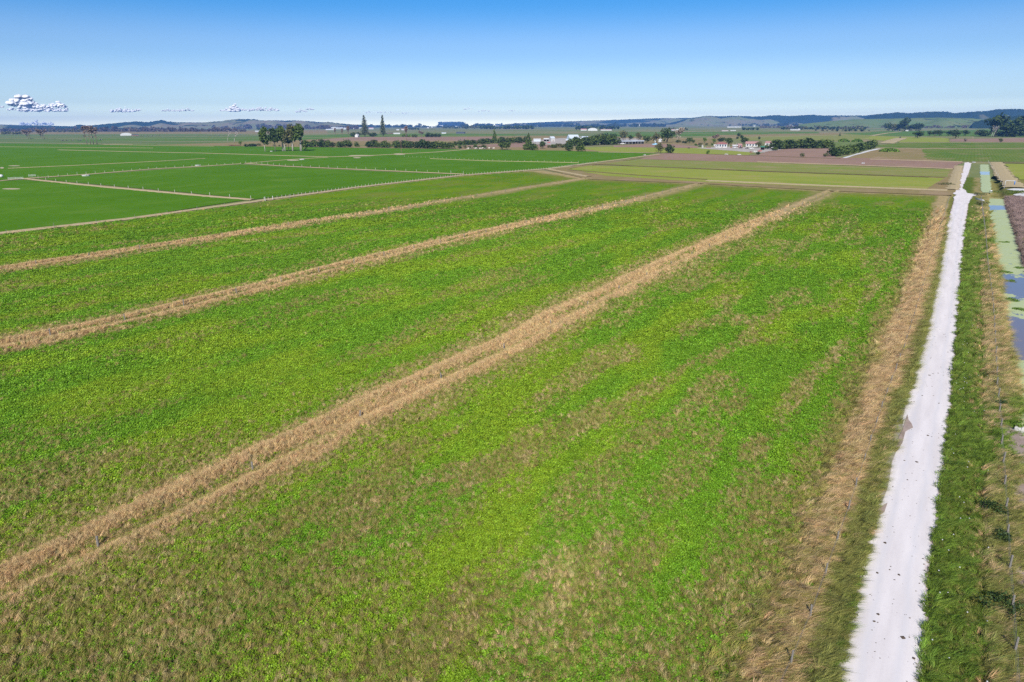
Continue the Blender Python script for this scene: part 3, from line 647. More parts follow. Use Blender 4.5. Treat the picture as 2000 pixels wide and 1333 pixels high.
# ------------------------------------------------------------------ foliage builders
RNG = np.random.default_rng(7)
def cards(P, size, rng, elong=1.0, up=0.0):
    """small leaf-sprig quads at points P"""
    n = len(P); a = rng.normal(size=(n, 3)); a[:, 2] += up; a /= np.linalg.norm(a, axis=1)[:, None]
    b = rng.normal(size=(n, 3)); b -= a*(a*b).sum(1)[:, None]; b /= np.linalg.norm(b, axis=1)[:, None]; c = np.cross(a, b)
    s = (size*(.6+.8*rng.random(n)))[:, None]
    V = np.stack([P-b*s*.5*elong-c*s*.2, P-c*s*.5, P+b*s*.5*elong, P+c*s*.5+b*s*.1], 1).reshape(-1, 3)
    return V, np.arange(4*n).reshape(n, 4)
def lobes_points(lobes, n, rng, fill=.35):
    w = np.array([l[3]*l[4]*l[5] for l in lobes])**.67; idx = rng.choice(len(lobes), n, p=w/w.sum()); L = np.array(lobes)[idx]
    d = rng.normal(size=(n, 3)); d /= np.linalg.norm(d, axis=1)[:, None]; r = 1-fill*rng.random(n)**1.5
    return L[:, :3]+d*L[:, 3:6]*r[:, None]*(1+.12*rng.normal(size=n))[:, None]
def crown_mesh(name, lobes, n, size, mat, seed, fill=.4):
    rng = np.random.default_rng(seed); P = lobes_points(lobes, n, rng, fill); P[:, 2] = np.maximum(P[:, 2], .02)
    V, Fc = cards(P, size, rng, 1.0, .3); return mesh(name, V, Fc, M[mat])
def rnd_lobes(rng, k, w, z0, z1, r, squash=.8):
    L = []
    for i in range(k):
        an = rng.random()*6.28; rr = w*math.sqrt(rng.random()); z = z0+(z1-z0)*rng.random(); q = r*(.65+.6*rng.random())
        L.append((rr*math.cos(an), rr*math.sin(an), z, q, q, q*squash))
    return L
def limb_mesh(name, paths, mat):
    b = MB()
    for pts, rad in paths: b.tube(pts, rad, 5)
    return b.me(name, M[mat], True)
PROTO = {}
def reg(kind, parts): PROTO[kind] = parts      # parts: list of (name, mesh); all of unit height 1
def mk_round(kind, seed, mat, w=.42, n=520, size=.1, z0=.3, trunk=True, k=9, flat=.8):
    rng = np.random.default_rng(seed); L = rnd_lobes(rng, k, w*.62, z0+.12, .78, .24, flat); L.append((0, 0, .5, w*.7, w*.7, .42))
    parts = [('crown', crown_mesh(kind+'_crown', L, n, size, mat, seed))]
    if trunk: parts.append(('trunk', limb_mesh(kind+'_trunk', [([(0,0,0),(.01,0,.25),(.02,.01,.55)], [.035,.028,.012]), ([(.01,0,.25),(.14,.05,.55)], [.018,.006]), ([(.01,0,.22),(-.13,.03,.5)], [.018,.006])], 'bark')))
    reg(kind, parts)
mk_round('bush_a', 1, 'leaf', .5, 420, .12, 0, False, 9); mk_round('bush_b', 2, 'leaf_dark', .55, 420, .12, 0, False, 9); mk_round('bush_c', 3, 'leaf_grey', .55, 380, .11, 0, False, 8)
mk_round('bush_d', 13, 'leaf_bright', .5, 420, .11, 0, False, 9)
mk_round('tree_a', 4, 'leaf', .42); mk_round('tree_b', 5, 'leaf_dark', .45); mk_round('tree_c', 6, 'leaf_grey', .4, 420, .09); mk_round('tree_d', 14, 'leaf_bright', .38, 480, .09, .35)
mk_round('far_tree', 7, 'leaf_dark', .5, 90, .3, .15, False, 5); mk_round('far_tree_b', 8, 'leaf_grey', .45, 80, .28, .15, False, 5)
def mk_gum(kind, seed, mat, w, z0, trunks, bark):
    rng = np.random.default_rng(seed); L = []
    for i in range(13):
        z = z0+(1-z0)*(.12+.8*rng.random()); u = (z-z0)/(1-z0); wr = w*(1.05-.75*u)*(.35+.65*rng.random()); an = rng.random()*6.28; q = .12*(.8+.6*rng.random())
        L.append((wr*math.cos(an), wr*math.sin(an), z, q, q, q*.85))
    L += [(0, 0, z0+(1-z0)*.35, w*.62, w*.62, (1-z0)*.3), (0, 0, .85, w*.35, w*.35, .13)]
    parts = [('crown', crown_mesh(kind+'_crown', L, 950, .08, mat, seed))]
    ps = []
    for (dx, lean, r) in trunks: ps.append(([(dx,0,0),(dx+lean*.3,.01,z0*.5),(dx*.6+lean,.0,z0*1.05),(dx*.3+lean,0,.85)], [r*1.25, r, r*.75, r*.2]))
    for i in range(5):
        an = rng.random()*6.28; zz = z0*(.8+.4*rng.random()); ps.append(([(0, 0, zz), (w*.6*math.cos(an), w*.6*math.sin(an), zz+.16)], [.012, .004]))
    parts.append(('trunk', limb_mesh(kind+'_trunk', ps, bark))); reg(kind, parts)
mk_gum('gum_a', 21, 'leaf', .30, .36, [(0, -.02, .016)], 'pale_bark'); mk_gum('gum_b', 22, 'leaf_dark', .26, .38, [(0, .0, .016)], 'bark')
mk_gum('gum_c', 23, 'leaf', .3, .42, [(0, .02, .022), (.05, .0, .014)], 'pale_bark'); mk_gum('gum_d', 24, 'leaf_grey', .27, .42, [(0, 0, .03)], 'pale_bark')
mk_gum('gum_e', 25, 'leaf_dark', .2, .45, [(0, 0, .013)], 'bark')
def mk_norfolk(kind, seed, w, n=900):
    rng = np.random.default_rng(seed); P = []; tiers = 24; br = []
    for i in range(tiers):
        z = .1+.87*(i/(tiers-1))**.95; r = w*(1-z)**.8+.012; nb = 7
        off = rng.random()
        for k in range(nb):
            an = 6.28*(k+off+.2*rng.random())/nb; rr = r*(.75+.4*rng.random()); m_ = max(2, int(9*rr/w))
            br.append(([(0, 0, z-.01), (rr*.9*math.cos(an), rr*.9*math.sin(an), z+.02*rr/w)], [.004, .0015]))
            for q in range(m_):
                u = (q+.7)/m_; P.append((rr*u*math.cos(an)+rng.normal()*.006, rr*u*math.sin(an)+rng.normal()*.006, z+.02*u*rr/w+rng.normal()*.004))
    P = np.array(P); V, Fc = cards(P, .042, rng, 1.4, .5)
    reg(kind, [('crown', mesh(kind+'_crown', V, Fc, M['conifer'])), ('trunk', limb_mesh(kind+'_trunk', [([(0,0,0),(0,0,.5),(0,0,1)], [.018,.012,.002])]+br[::3], 'bark'))])
mk_norfolk('norfolk_wide', 31, .28); mk_norfolk('norfolk_slim', 32, .17)
def mk_bare(kind, seed, mat, stems, spread, levels=4, lean=0.0, twigmat='twig', fan=.45, haze=260):
    rng = random.Random(seed); paths = []; ends = []
    def grow(p, d, L, r, lv):
        q = p+d*L; mid = p+d*L*.5+Vector((rng.uniform(-1,1), rng.uniform(-1,1), 0))*L*.06; paths.append(([p, mid, q], [r, r*.8, r*.6]))
        if lv == 0: ends.append(q); return
        for _ in range(3 if lv > 1 else 3):
            nd = (d+Vector((rng.uniform(-1,1)*fan+lean*.2, rng.uniform(-1,1)*fan, rng.uniform(-.1,.5)))).normalized(); grow(q, nd, L*rng.uniform(.55,.85), r*.55, lv-1)
        ends.append(q)
    for i in range(stems):
        x = (i-(stems-1)/2)*spread; grow(Vector((x, rng.uniform(-.03,.03), 0)), Vector((lean+rng.uniform(-.1,.1), rng.uniform(-.1,.1), 1)).normalized(), .36, .018, levels-1)
    top = max(v[2] for p_, r_ in paths for v in p_); paths = [([tuple(c/top for c in v) for v in p_], r_) for p_, r_ in paths]
    parts = [('trunk', limb_mesh(kind+'_trunk', paths, mat))]
    if haze:
        g = np.random.default_rng(seed); E = np.array([tuple(e) for e in ends])/top; P = E[g.integers(0, len(E), haze)]+g.normal(size=(haze, 3))*.045; P[:, 2] = np.clip(P[:, 2], .05, 1.02)
        V, Fc = cards(P, .05, g, 2.6); V2 = V; parts.append(('twigs', mesh(kind+'_twigs', V2, Fc, M[twigmat])))
    reg(kind, parts)
mk_bare('bare_row', 41, 'twig', 4, .16, 3, 0, fan=.25, haze=420); mk_bare('bare_lean', 42, 'twig', 2, .12, 4, -.25, haze=420); mk_bare('bare_dead', 43, 'pale_bark', 1, 0, 4, .1, haze=0, fan=.75)
mk_bare('bare_poplar', 44, 'twig', 1, 0, 4, 0, fan=.14, haze=300); mk_bare('bare_pale', 45, 'pale_twig', 2, .1, 4, 0, 'pale_twig', .6, 500); mk_bare('bare_round', 46, 'twig', 1, 0, 4, 0, fan=.7, haze=500)
mk_bare('bare_white', 47, 'pale_bark', 2, .12, 4, .05, haze=0, fan=.6)
def mk_cypress(kind, seed):
    rng = np.random.default_rng(seed); L = [(0, 0, .12+.8*k/9, .20*(1.05-k/9)+.03, .20*(1.05-k/9)+.03, .1) for k in range(10)]; L += [(.2*math.cos(a_), .2*math.sin(a_), .16, .16, .16, .15) for a_ in (0, 1.3, 2.6, 3.9, 5.2)]
    reg(kind, [('crown', crown_mesh(kind+'_crown', L, 560, .09, 'leaf', seed)), ('trunk', limb_mesh(kind+'_trunk', [([(0,0,0),(0,0,.95)], [.03,.004])], 'bark'))])
mk_cypress('cypress', 51)

NAMES = {'bush': 'bush', 'tree': 'broadleaf_tree', 'gum': 'tall_tree', 'norfolk': 'norfolk_pine', 'bare': 'bare_tree', 'cypress': 'conifer_tree', 'far': 'shelter_tree'}
CATS = {'bush': 'bush', 'norfolk': 'pine tree'}
def plant(kind, x, y, hpx, label, group=None, wide=1.0, rz=None, name=None, cat=None):
    if kind[:3] != 'far' and kind[:4] != 'norf': hpx = hpx*1.12; wide = wide*1.12
    k = ppm(x, y); H = hpx/k; p = g1(x, y); rz = random.Random(x*7+y).uniform(0, 6.28) if rz is None else rz
    e = empty(name or NAMES[kind.split('_')[0]], (p[0], p[1], .05), rz, (H*wide, H*wide, H)); tag(e, label, cat or CATS.get(kind.split('_')[0], 'tree'), group)
    for nm, me in PROTO[kind]: obj(nm, me, e)
    return e

# ---- the named trees -------------------------------------------------
AW = math.pi/2*0
GRP = 'tall trees standing in a clump in the left pasture'
for kd, x, y, hh, w, lb in [('gum_a',518,297,37,1.0,'leftmost tree of the pasture clump, round dark crown on leaning trunk'),
    ('gum_b',538,296.5,39,.95,'second tree from left in the pasture clump, pointed crown on a thin trunk'),
    ('gum_c',552,296,40,.9,'third tree from left in the pasture clump, pointed crown above two trunks'),
    ('gum_d',557,296,33,.8,'tree with the thickest grey trunk in the middle of the pasture clump'),
    ('gum_e',564,295.5,32,1.0,'thinnest dark slim tree in the middle of the pasture clump'),
    ('gum_d',572,295.5,41,1.0,'tall tree with pale greyish crown and white trunk in the pasture clump'),
    ('gum_c',587,295.5,43,.95,'tallest tree of the pasture clump, dark crown and twin grey trunks')]:
    plant(kd, x, y, hh, lb, GRP, w*.84, 0)
plant('tree_a',596,295.3,19,'small bushy tree with short reddish trunk right of the pasture tree clump',GRP,1.0)
plant('norfolk_wide',713,268,39,'broad Norfolk pine, the left one of the two towering above the plain','two Norfolk pines on the horizon',1.0)
plant('norfolk_slim',748.5,267,38,'slimmer Norfolk pine, the right one of the two towering above the plain','two Norfolk pines on the horizon',1.0)
for kd,x,y,hh,w,lb in [('bare_row',180,282.5,28,.95,'leafless multi-stemmed grey tree standing alone in the left pasture'),
    ('bare_lean',58,271.5,14,1.5,'left of two leafless wind-leaning trees far out on the left plain'),
    ('bare_lean',86,272,15,1.5,'right of two leafless wind-leaning trees far out on the left plain'),
    ('bare_dead',445,279,20,.9,'dead grey tree with a tuft of leaves, left of the forked dead tree'),
    ('bare_dead',458,280,20,1.1,'dead forked pale tree with bare limbs beside the brown field edge'),
    ('bare_poplar',655,267,13,.8,'leftmost of three bare poplars left of the Norfolk pines'),('bare_poplar',669,268,13,.8,'middle one of three bare poplars left of the Norfolk pines'),
    ('bare_poplar',681,268,17,.9,'right and tallest of three bare poplars left of the Norfolk pines'),
    ('bare_poplar',794,273.5,21,.8,'tall thin bare tree at the edge of the ploughed field right of the Norfolk pines'),
    ('bare_round',823,268.5,10,1.1,'reddish leafless round tree beside the dark hedge beyond the ploughed field'),
    ('bare_pale',1324,278,22,1.1,'pale bare spreading tree right of the biggest dark farmstead tree'),
    ('bare_round',1396,279,13,1.0,'leafless grey tree beside the red-roofed house'),
    ('bare_round',1884,280,7,1.4,'tiny bare tree between the brown and green fields on the right'),
    ('bare_white',1938,268,19,1.1,'white dead tree in front of the great dark tree on the right')]: plant(kd,x,y,hh,lb,None,w,0 if kd!='bare_round' else None)
for kd,x,y,hh,w,lb in [('cypress',966,280,23,.8,'tall shaggy conifer rising out of the long hedge in the middle distance'),
    ('cypress',1032,293,27,1.0,'tall pointed conifer with a bushy base at the pasture edge'),
    ('tree_a',981,293,13,1.1,'left of two round bushy trees at the end of the line of cows'),('tree_a',990.5,293.5,14,1.0,'right of two round bushy trees at the end of the line of cows'),
    ('bush_a',1042,294,13,1.0,'bright green round bush right against the tall pointed conifer'),('tree_a',1059,291,13,1.1,'lumpy dark bush tree just right of the tall pointed conifer'),
    ('bush_b',1111,296,14,1.0,'round dark green bush standing alone at the pasture edge, left of its pair'),('bush_a',1132.5,296.5,14.5,1.1,'round mid green bush standing alone at the pasture edge, right of its pair'),
    ('tree_c',1218.5,275,17,1.1,'broad grey green tree behind the left end of the long milking shed'),('tree_b',1231,275,9,1.1,'low dark tree behind the left end of the long milking shed'),
    ('tree_c',1247,276,15,.9,'brownish upright tree behind the middle of the milking shed'),('tree_a',1263,280,13,1.1,'spreading green tree at the right end of the milking shed'),
    ('tree_c',1281,280,18,1.0,'tall grey green ivy clad tree between the milking shed and the biggest dark tree'),('tree_b',1303,279,24,1.0,'biggest dark spreading tree of the farmstead in the middle'),
    ('tree_d',1297,279,17,.9,'lighter green tree against the left side of the biggest dark farmstead tree'),('tree_a',1346,280.5,10,1.2,'round green bushy tree standing between the pale bare tree and the red-roofed houses'),
    ('tree_a',1354,280.5,6,1.2,'small grey green bush right against the round bushy tree'),('tree_d',1376,280,9,1.0,'small tree above brown timber junk left of the red-roofed house'),
    ('tree_d',1394,281,8,1.1,'small bright tree under the leafless grey tree beside the red-roofed house'),('tree_b',1408,280.5,10,1.3,'low dark tree behind the roof of the red-roofed house'),
    ('tree_a',1424,284,13,1.2,'rounded dark green tree at the right end of the red-roofed house'),('tree_a',1453,282,12,1.4,'wide green tree between the two red-roofed houses'),
    ('tree_c',1286.5,299.5,17,1.15,'lumpy twin-crowned tree in the grass, left of the smooth round tree'),('bush_b',1308.5,299.8,16,.95,'smooth round topped dark tree standing alone in the grass'),
    ('bush_d',1383,301,6.5,1.0,'tiny bright green tree alone on the grass strip before the gravel yard'),
    ('tree_c',1481,289.5,11,1.35,'round brownish olive tree in front of the white house with red roof'),('bush_a',1497.5,292,8.5,1.1,'small dark round bush before the right white house'),
    ('bush_b',1480,303,6,1.1,'small dark bush at the left corner of the ploughed plot'),('bush_a',1514,295,7.5,1.2,'lighter round bush at the left foot of the long dark shelter hedge'),
    ('bush_c',1566,308,8,1.1,'grey green shrub on the near edge of the ploughed plot'),('bush_c',1613,307.5,7,1.5,'low wide shrub at the right corner of the ploughed plot'),
    ('tree_b',1766,257,23,.75,'tall dark tree in the farm grove right of centre on the horizon plain'),
    ('tree_b',1792,270.5,12,1.4,'dark dense tree, leftmost of the row in the right green fields'),('tree_b',1815,266.5,9,1.1,'small round dark tree, second of the row in the right green fields'),
    ('tree_b',1825,266.5,10,1.1,'round dark tree, third of the row in the right green fields'),('tree_b',1835,266.5,10,1.3,'round dark tree, fourth of the row in the right green fields'),
    ('tree_b',1853,266,9,1.5,'wind-leaning dark tree left of the big pair in the right fields'),('tree_b',1866,271,14.5,1.25,'largest dark tree of the row in the right green fields, standing nearest'),
    ('tree_b',1885,266,10,1.2,'wind-pruned dark tree right of the largest of the row'),('tree_c',1907,266,10,1.0,'grey green upright bush left of the great dark tree'),
    ('tree_b',1944,267,36,1.1,'great dark rounded tree towering at the right edge of the plain'),('bush_b',1922,267.5,12,1.6,'low dark spreading bush at the left foot of the great dark tree'),
    ('bush_a',1955,267.5,11,1.5,'bright green bush at the right foot of the great dark tree'),('bush_b',1975,267,16,1.3,'dark bush mass right of the great dark tree'),
    ('tree_b',1990,266,33,1.0,'tall dark tree at the very right edge of the photo'),('tree_c',2030,266,30,1.2,'tall dark tree just beyond the right edge'),('tree_c',1954,279.5,8,1.0,'small lone olive tree at the head of a dirt patch on the right'),
    ('tree_b',1758,271,3,1.0,'very small dark bush beside the pale dirt lane'),('bush_b',1443,267,6,1.0,'lone small tree on the plain above the red-roofed houses, left'),
    ('bush_b',1440,272,4,1.2,'tiny lone bush on the plain just above the red-roofed house'),('cypress',1640,266,6,.8,'tiny lone tree out on the far plain right of centre'),
    ('bush_b',1449,271,6,1.0,'small flat-topped tree above the gap between the houses'),('bush_b',1483,273,5,.8,'thin tiny tree behind the second house'),
    ('tree_b',700,268,8,1.2,'dark bush beside the white gabled house left of the Norfolk pines'),('bush_b',690,268,8,1.2,'low dark bush left of the white gabled house'),
    ('bush_b',728,267.5,7,2.0,'low dark shrubbery between the two Norfolk pines'),('tree_d',470,285,8,1.0,'small green tree beside the brown cattle on the left'),
    ('bush_b',482,287.5,5.5,1.4,'small dark bush at the left end of the low brown hedge')]:
    plant(kd,x,y,hh,lb,None,w)
for x,y,hh,kd,lb in [(683,288,9,'bush_b','single round bush between the two dark hedges, left of a pair'),(696.5,288,10,'bush_a','single round bush between the two dark hedges, right of a pair')]: plant(kd,x,y,hh,lb,None,.9)
rr = random.Random(11)
def row(pts, n, h0, h1, kinds, label, group, wide=1.15, name=None):
    L = [0]
    for a_, b_ in zip(pts[:-1], pts[1:]): L.append(L[-1]+math.hypot(b_[0]-a_[0], b_[1]-a_[1]))
    for i in range(n):
        q = L[-1]*(i+rr.uniform(.25, .75))/n; k = max(j for j in range(len(pts)-1) if L[j] <= q); f = (q-L[k])/(L[k+1]-L[k])
        x = pts[k][0]*(1-f)+pts[k+1][0]*f; y = pts[k][1]*(1-f)+pts[k+1][1]*f
        plant(rr.choice(kinds), x, y, rr.uniform(h0, h1), label, group, wide*rr.uniform(.9, 1.25), None, name)
row([(487,287),(507,286)],4,4,6,['bush_c','bush_b'],'low scrubby bush in the short hedge left of the pasture tree clump','short scrubby hedge behind the tree clump',1.4)
row([(530,287),(604,287)],6,3,5,['bush_c'],'low scrubby bush behind the pasture tree clump','scrub behind the tree clump')
row([(604,288),(682,288.5)],9,9,14,['bush_a','bush_b'],'bush of the dark hedge right of the pasture tree clump','dark hedge right of the tree clump')
row([(717,288.5),(764,289.5)],6,9,14,['bush_a','bush_b'],'bush of the hedge left of the wooden power pole','hedge left of the power pole')
row([(770,290),(886,291)],13,11,16,['bush_a','bush_b','bush_b'],'bush of the thick dark hedge behind the wooden power pole','thick hedge behind the power pole')
row([(886,285),(960,281)],9,7,10,['bush_b','bush_a'],'bush of the clipped hedge between the ploughed fields','clipped hedge between the ploughed fields')
row([(972,281),(1032,280)],7,9,13,['bush_b','bush_a'],'bush of the hedge between the shaggy and the pointed conifer','hedge between the two conifers')
row([(895,291),(950,290.5)],6,4,8,['bush_a','bush_c'],'low bush behind the line of black and white cows','bushes behind the cows')
row([(1070,290),(1112,289)],8,5,10,['bush_c','bush_a'],'grey green shrub of the low hedge before the big round-roofed barn','low hedge before the barn')
row([(1112,286),(1208,282.5)],14,12,18,['bush_b','bush_a','tree_a'],'tree of the dense dark belt in front of the pale barn','dense tree belt in front of the barn')
row([(1140,281),(1200,276)],5,10,15,['tree_b','tree_c'],'tree standing behind the dense belt near the sheds','trees behind the dense belt')
row([(1510,292.5),(1545,291),(1624,290.5)],15,13,19,['bush_b','bush_b','bush_a'],'tree of the long dark shelter hedge behind the ploughed plot','long shelter hedge behind the ploughed plot')
row([(1626,306.5),(1660,301),(1704,290)],12,13,17,['bush_a','bush_b'],'tree of the shelter hedge running beside the white lane','shelter hedge beside the white lane')
row([(832,268.5),(860,268.5)],5,6,8,['bush_b'],'bush of the dark clipped hedge beyond the ploughed field','clipped hedge beyond the ploughed field')
row([(785,268),(815,269)],5,4,6,['bush_d','bush_a'],'low green bush beyond the ploughed field','low bushes beyond the ploughed field')
row([(1730,256.5),(1800,256.5)],9,9,14,['tree_b','tree_c'],'tree of the farm grove on the right plain','farm grove on the right plain')
row([(1960,268),(2080,268)],8,12,26,['tree_b','bush_b'],'dark tree of the mass at the right edge','dark trees at the right edge')
row([(1320,279),(1342,281)],4,4,6,['bush_c','bush_b'],'low bush under the pale bare tree','bushes under the pale bare tree')
row([(1355,285),(1395,284)],4,3,5,['bush_c','bush_d'],'low weedy bush beside the junk yard','weedy bushes beside the yard',1.5)
for x,w_ in ((1706,17),(1648,18)): pass
# weedy mounds
def mound(name, x, y, wpx, hpx, label, cat='shrub', mat='leaf_bright', n=500, size=.5):
    k = ppm(x, y); w = wpx/k; H = hpx/k; rng = np.random.default_rng(int(x)); p = g1(x, y); P = rng.normal(size=(n, 3)); P /= np.linalg.norm(P, axis=1)[:, None]; P[:, 2] = abs(P[:, 2]); P *= np.array([w/2, w/2.2, H])*(.85+.2*rng.random(n))[:, None]
    V, Fc = cards(P, size, rng, 1, .8); o = obj(name, mesh(name, V, Fc, M[mat])); o.location = (p[0], p[1], .05); tag(o, label, cat); return o
mound('weed_mound',1737,297,34,6.5,'long low mound of bright green weeds in the tan field beside the white lane', size=1.4)
mound('weed_mound',1648,277.5,20,5.5,'left of two green weedy mounds behind the shelter hedge', size=1.6)
mound('weed_mound',1674,277.5,20,5,'right of two green weedy mounds behind the shelter hedge', size=1.6)

# ---- shelterbelts, woods and scattered trees far out --------------------
for x0,x1,y,h0,h1,n,kk,lb in [(945,1040,252.6,5,9,22,0,'dark tree of the long shelterbelt left of centre on the horizon plain'),
    (798,818,254,3,5,6,0,'dark tree of the small shelterbelt in front of the town'),(1125,1165,253.5,6,9,9,0,'dark tree behind the white tunnel houses'),
    (1170,1207,253,5,9,8,0,'dark tree right of the white tunnel houses'),(1448,1482,254.5,4,6,9,0,'dark tree of the short shelterbelt on the right plain'),
    (1525,1690,253.5,3,8,40,2,'tree of the scattered farm trees on the right plain'),(1308,1346,255,4,6,8,1,'tree behind the white farm sheds right of centre'),
    (1805,1920,250,3,5,34,0,'tree of the dark clipped belt on the far right plain'),(865,945,252,3,7,18,2,'tree of the ragged row left of the long shelterbelt'),
    (505,535,254.3,3,5,6,0,'dark tree behind the long white sheds left of centre'),(1590,1700,257,3,6,14,2,'small tree out on the right plain'),
    (95,180,259.5,4,7,12,1,'brown tree on the far left plain'),(0,45,264,6,9,7,1,'brown leafless tree at the far left edge')]:
    for i in range(n):
        x = x0+(x1-x0)*(i+rr.random())/n; kd = ['far_tree','far_tree_b',rr.choice(['far_tree','far_tree_b'])][kk]
        plant(kd, x, y+rr.uniform(-.4,.4), rr.uniform(h0,h1), lb, lb.split(' of the ')[-1] if ' of the ' in lb else lb+'s', rr.uniform(1.0,1.5))
mt_b = leafmat('brown_wood', [(0, (.07, .05, .04)), (.5, (.11, .08, .06)), (1, (.15, .12, .08))]); M['brownwood'] = mt_b
M['bluewood'] = leafmat('far_wood', [(0, (.015, .03, .018)), (.6, (.03, .055, .025)), (1, (.07, .08, .04))])
def belt(x0, x1, y, h0, h1, mat, label, seed, dens=1.2, pat=.12):
    """a far-off wood that reads as one mass"""
    rng = np.random.default_rng(seed); Pn = []; Sz = []
    x = x0
    while x < x1:
        if vnoise(np.array([x*pat]), np.array([seed*3.3]), seed)[0] > .3:
            yy = y+rng.normal()*.25; k = ppm(x, yy); p = g1(x, yy); hh = (h0+(h1-h0)*vnoise(np.array([x*pat*2]), np.array([1.]), seed+1)[0]*(.6+.6*rng.random()))/k; w = hh*.55
            m_ = 14; q = rng.normal(size=(m_, 3)); q /= np.linalg.norm(q, axis=1)[:, None]; Pn.append(np.stack([p[0]+q[:, 0]*w, p[1]+q[:, 1]*w, hh*.52+q[:, 2]*hh*.46], 1)); Sz.append(np.full(m_, hh*.5))
        x += rng.uniform(.7, 1.6)/dens
    P = np.concatenate(Pn); V, Fc = cards(P, np.concatenate(Sz), rng, 1.1); tag(obj('far_wood', mesh('far_wood', V, Fc, M[mat])), label, 'woods', kind='stuff')
belt(-400, 480, 257.5, 3, 8, 'brownwood', 'band of brown leafless woods at the foot of the left hills', 1)
belt(-400, 340, 255.2, 3, 6, 'bluewood', 'dark woods at the foot of the left hills', 2, .7)
belt(340, 720, 252.5, 3, 8, 'brownwood', 'brown woods below the left-centre hills', 3)
belt(560, 960, 249.5, 2, 6, 'bluewood', 'dark woods behind the town left of centre', 4, 1.3)
belt(860, 905, 246.8, 6, 7, 'bluewood', 'flat-topped plantation on the horizon left of centre', 5, 2, .001)
belt(900, 1300, 248, 2, 6, 'bluewood', 'dark woods behind the town right of centre', 6, 1.4)
belt(930, 1300, 245.4, 2, 4, 'bluewood', 'far woods along the horizon', 7, 1.4)
belt(1200, 1760, 246.5, 2, 5, 'bluewood', 'woods at the foot of the right hills', 8, 1.2)
belt(1380, 1760, 243.5, 2, 6, 'bluewood', 'blue woods on the lower slopes of the right hills', 9, 1)
belt(1700, 2200, 246.5, 3, 6, 'bluewood', 'woods along the foot of the green slope', 10, 1.4)
belt(1790, 1900, 241.5, 2, 5, 'bluewood', 'tree clumps on the green slope', 11, 1)
belt(1925, 2200, 249, 6, 12, 'bluewood', 'woods behind the great dark tree', 12, 1.2)
belt(1480, 1900, 250.5, 2, 5, 'brownwood', 'brown scrub across the right plain', 13, .7)

# ------------------------------------------------------------------ buildings
def house(x, y, wpx, hpx, dm, wall, roof, label, group=None, ang=0.0, pitch=.35, wins=3, door=True, name='farmhouse', cat='house', open_front=False, round_=False, eave=.35, hipped=False):
    k = ppm(x, y); W = wpx/k; H = hpx/k; p = g1(x, y); az = math.atan2(p[0], p[1]); e = empty(name, (p[0], p[1], .05), -az+ang); tag(e, label, cat, group)
    hx = W/2; hw = H*(1-pitch)
    b = MB()
    if not open_front: b.box(-hx, hx, 0, dm, 0, hw)
    else:
        b.box(-hx, hx, dm-.2, dm, 0, hw); b.box(-hx, -hx+.2, 0, dm-.2, 0, hw); b.box(hx-.2, hx, 0, dm-.2, 0, hw)
    if not round_: b.add([(-hx,0,hw),(-hx,dm,hw),(-hx,dm/2,H-.05),(hx,0,hw),(hx,dm,hw),(hx,dm/2,H-.05)], [(0,2,1),(3,4,5)])
    b.build('wall', M[wall], e)
    r = MB(); o = eave
    if round_:
        n = 8; pts = [(dm/2-(dm/2+.1)*math.cos(math.pi*i/n), hw+(H-hw)*math.sin(math.pi*i/n)) for i in range(n+1)]
        V = [(sx_*(hx+.2), a_, b_) for a_, b_ in pts for sx_ in (-1, 1)]; r.add(V, [(2*i, 2*i+1, 2*i+3, 2*i+2) for i in range(n)]+[tuple(2*i for i in range(n+1)), tuple(2*i+1 for i in range(n+1))[::-1]])
    else:
        i_ = min(dm/2, hx*.6) if hipped else -o
        V = [(-hx-o, -o, hw-.1), (hx+o, -o, hw-.1), (hx-i_, dm/2, H), (-hx+i_, dm/2, H), (-hx-o, dm+o, hw-.1), (hx+o, dm+o, hw-.1)]
        V2 = [(a_, b_, c_+.15) for a_, b_, c_ in V]; r.add(V+V2, [(6,7,8,9),(9,8,11,10),(0,3,2,1),(3,4,5,2),(0,1,7,6),(4,10,11,5),(1,2,8,7),(2,5,11,8),(0,6,9,3),(3,9,10,4)])
    r.build('roof', M[roof], e)
    if hpx >= 5 and not open_front:
        for i in range(wins):
            cx = -hx+W*(i+.6)/(wins+.2); fr = MB().box(cx-1.15, cx+1.15, -.06, .0, hw*.25, hw*.85).build('window', M['white'], e)
            MB().box(cx-1.0, cx+1.0, -.09, -.062, hw*.29, hw*.81).build('pane', M['glass'], fr)
        if door: MB().box(hx*.12-.5, hx*.12+.5, -.05, .0, .02, min(2.1, hw*.8)).build('door', M['timber'], e)
    elif open_front and W > 8:
        n = max(3, int(W/4.5))
        for i in range(1, n): MB().box(-hx+W*i/n-.12, -hx+W*i/n+.12, .05, .29, 0, hw-.12).build('post', M['white'], e)
    return e
house(1122,278,19,13,16,'bluemetal','metal','pale blue barn with a tall pale roof behind the dark tree belt',wins=0,door=True,name='barn',cat='barn',ang=.35,pitch=.45)
house(1141,276.5,14,9,14,'metal','metal','pale round-roofed shed showing above the tree belt, right of the barn',wins=0,door=False,name='shed',cat='shed',round_=True,pitch=.6)
house(1164,275,14,6,10,'white','metal','white shed roof glimpsed above the tree belt',wins=1,name='shed',cat='shed',door=False)
house(1049,277,13,5,10,'metal','white','low pale shed, leftmost in the farm yard behind the hedges',wins=0,door=False,name='shed',cat='shed')
house(1070,276.5,15,5.5,10,'timber','white','open-fronted pale farm shed with a dark mouth',open_front=True,name='shed',cat='shed')
house(1080,277,8,9,10,'concrete','metal','tall grey shed standing at the right of the open-fronted shed',wins=0,name='shed',cat='shed',ang=.4)
house(1110,279,9,6,8,'pinkroof','metal','small pinkish hut left of the pale blue barn',wins=1,name='shed',cat='shed')
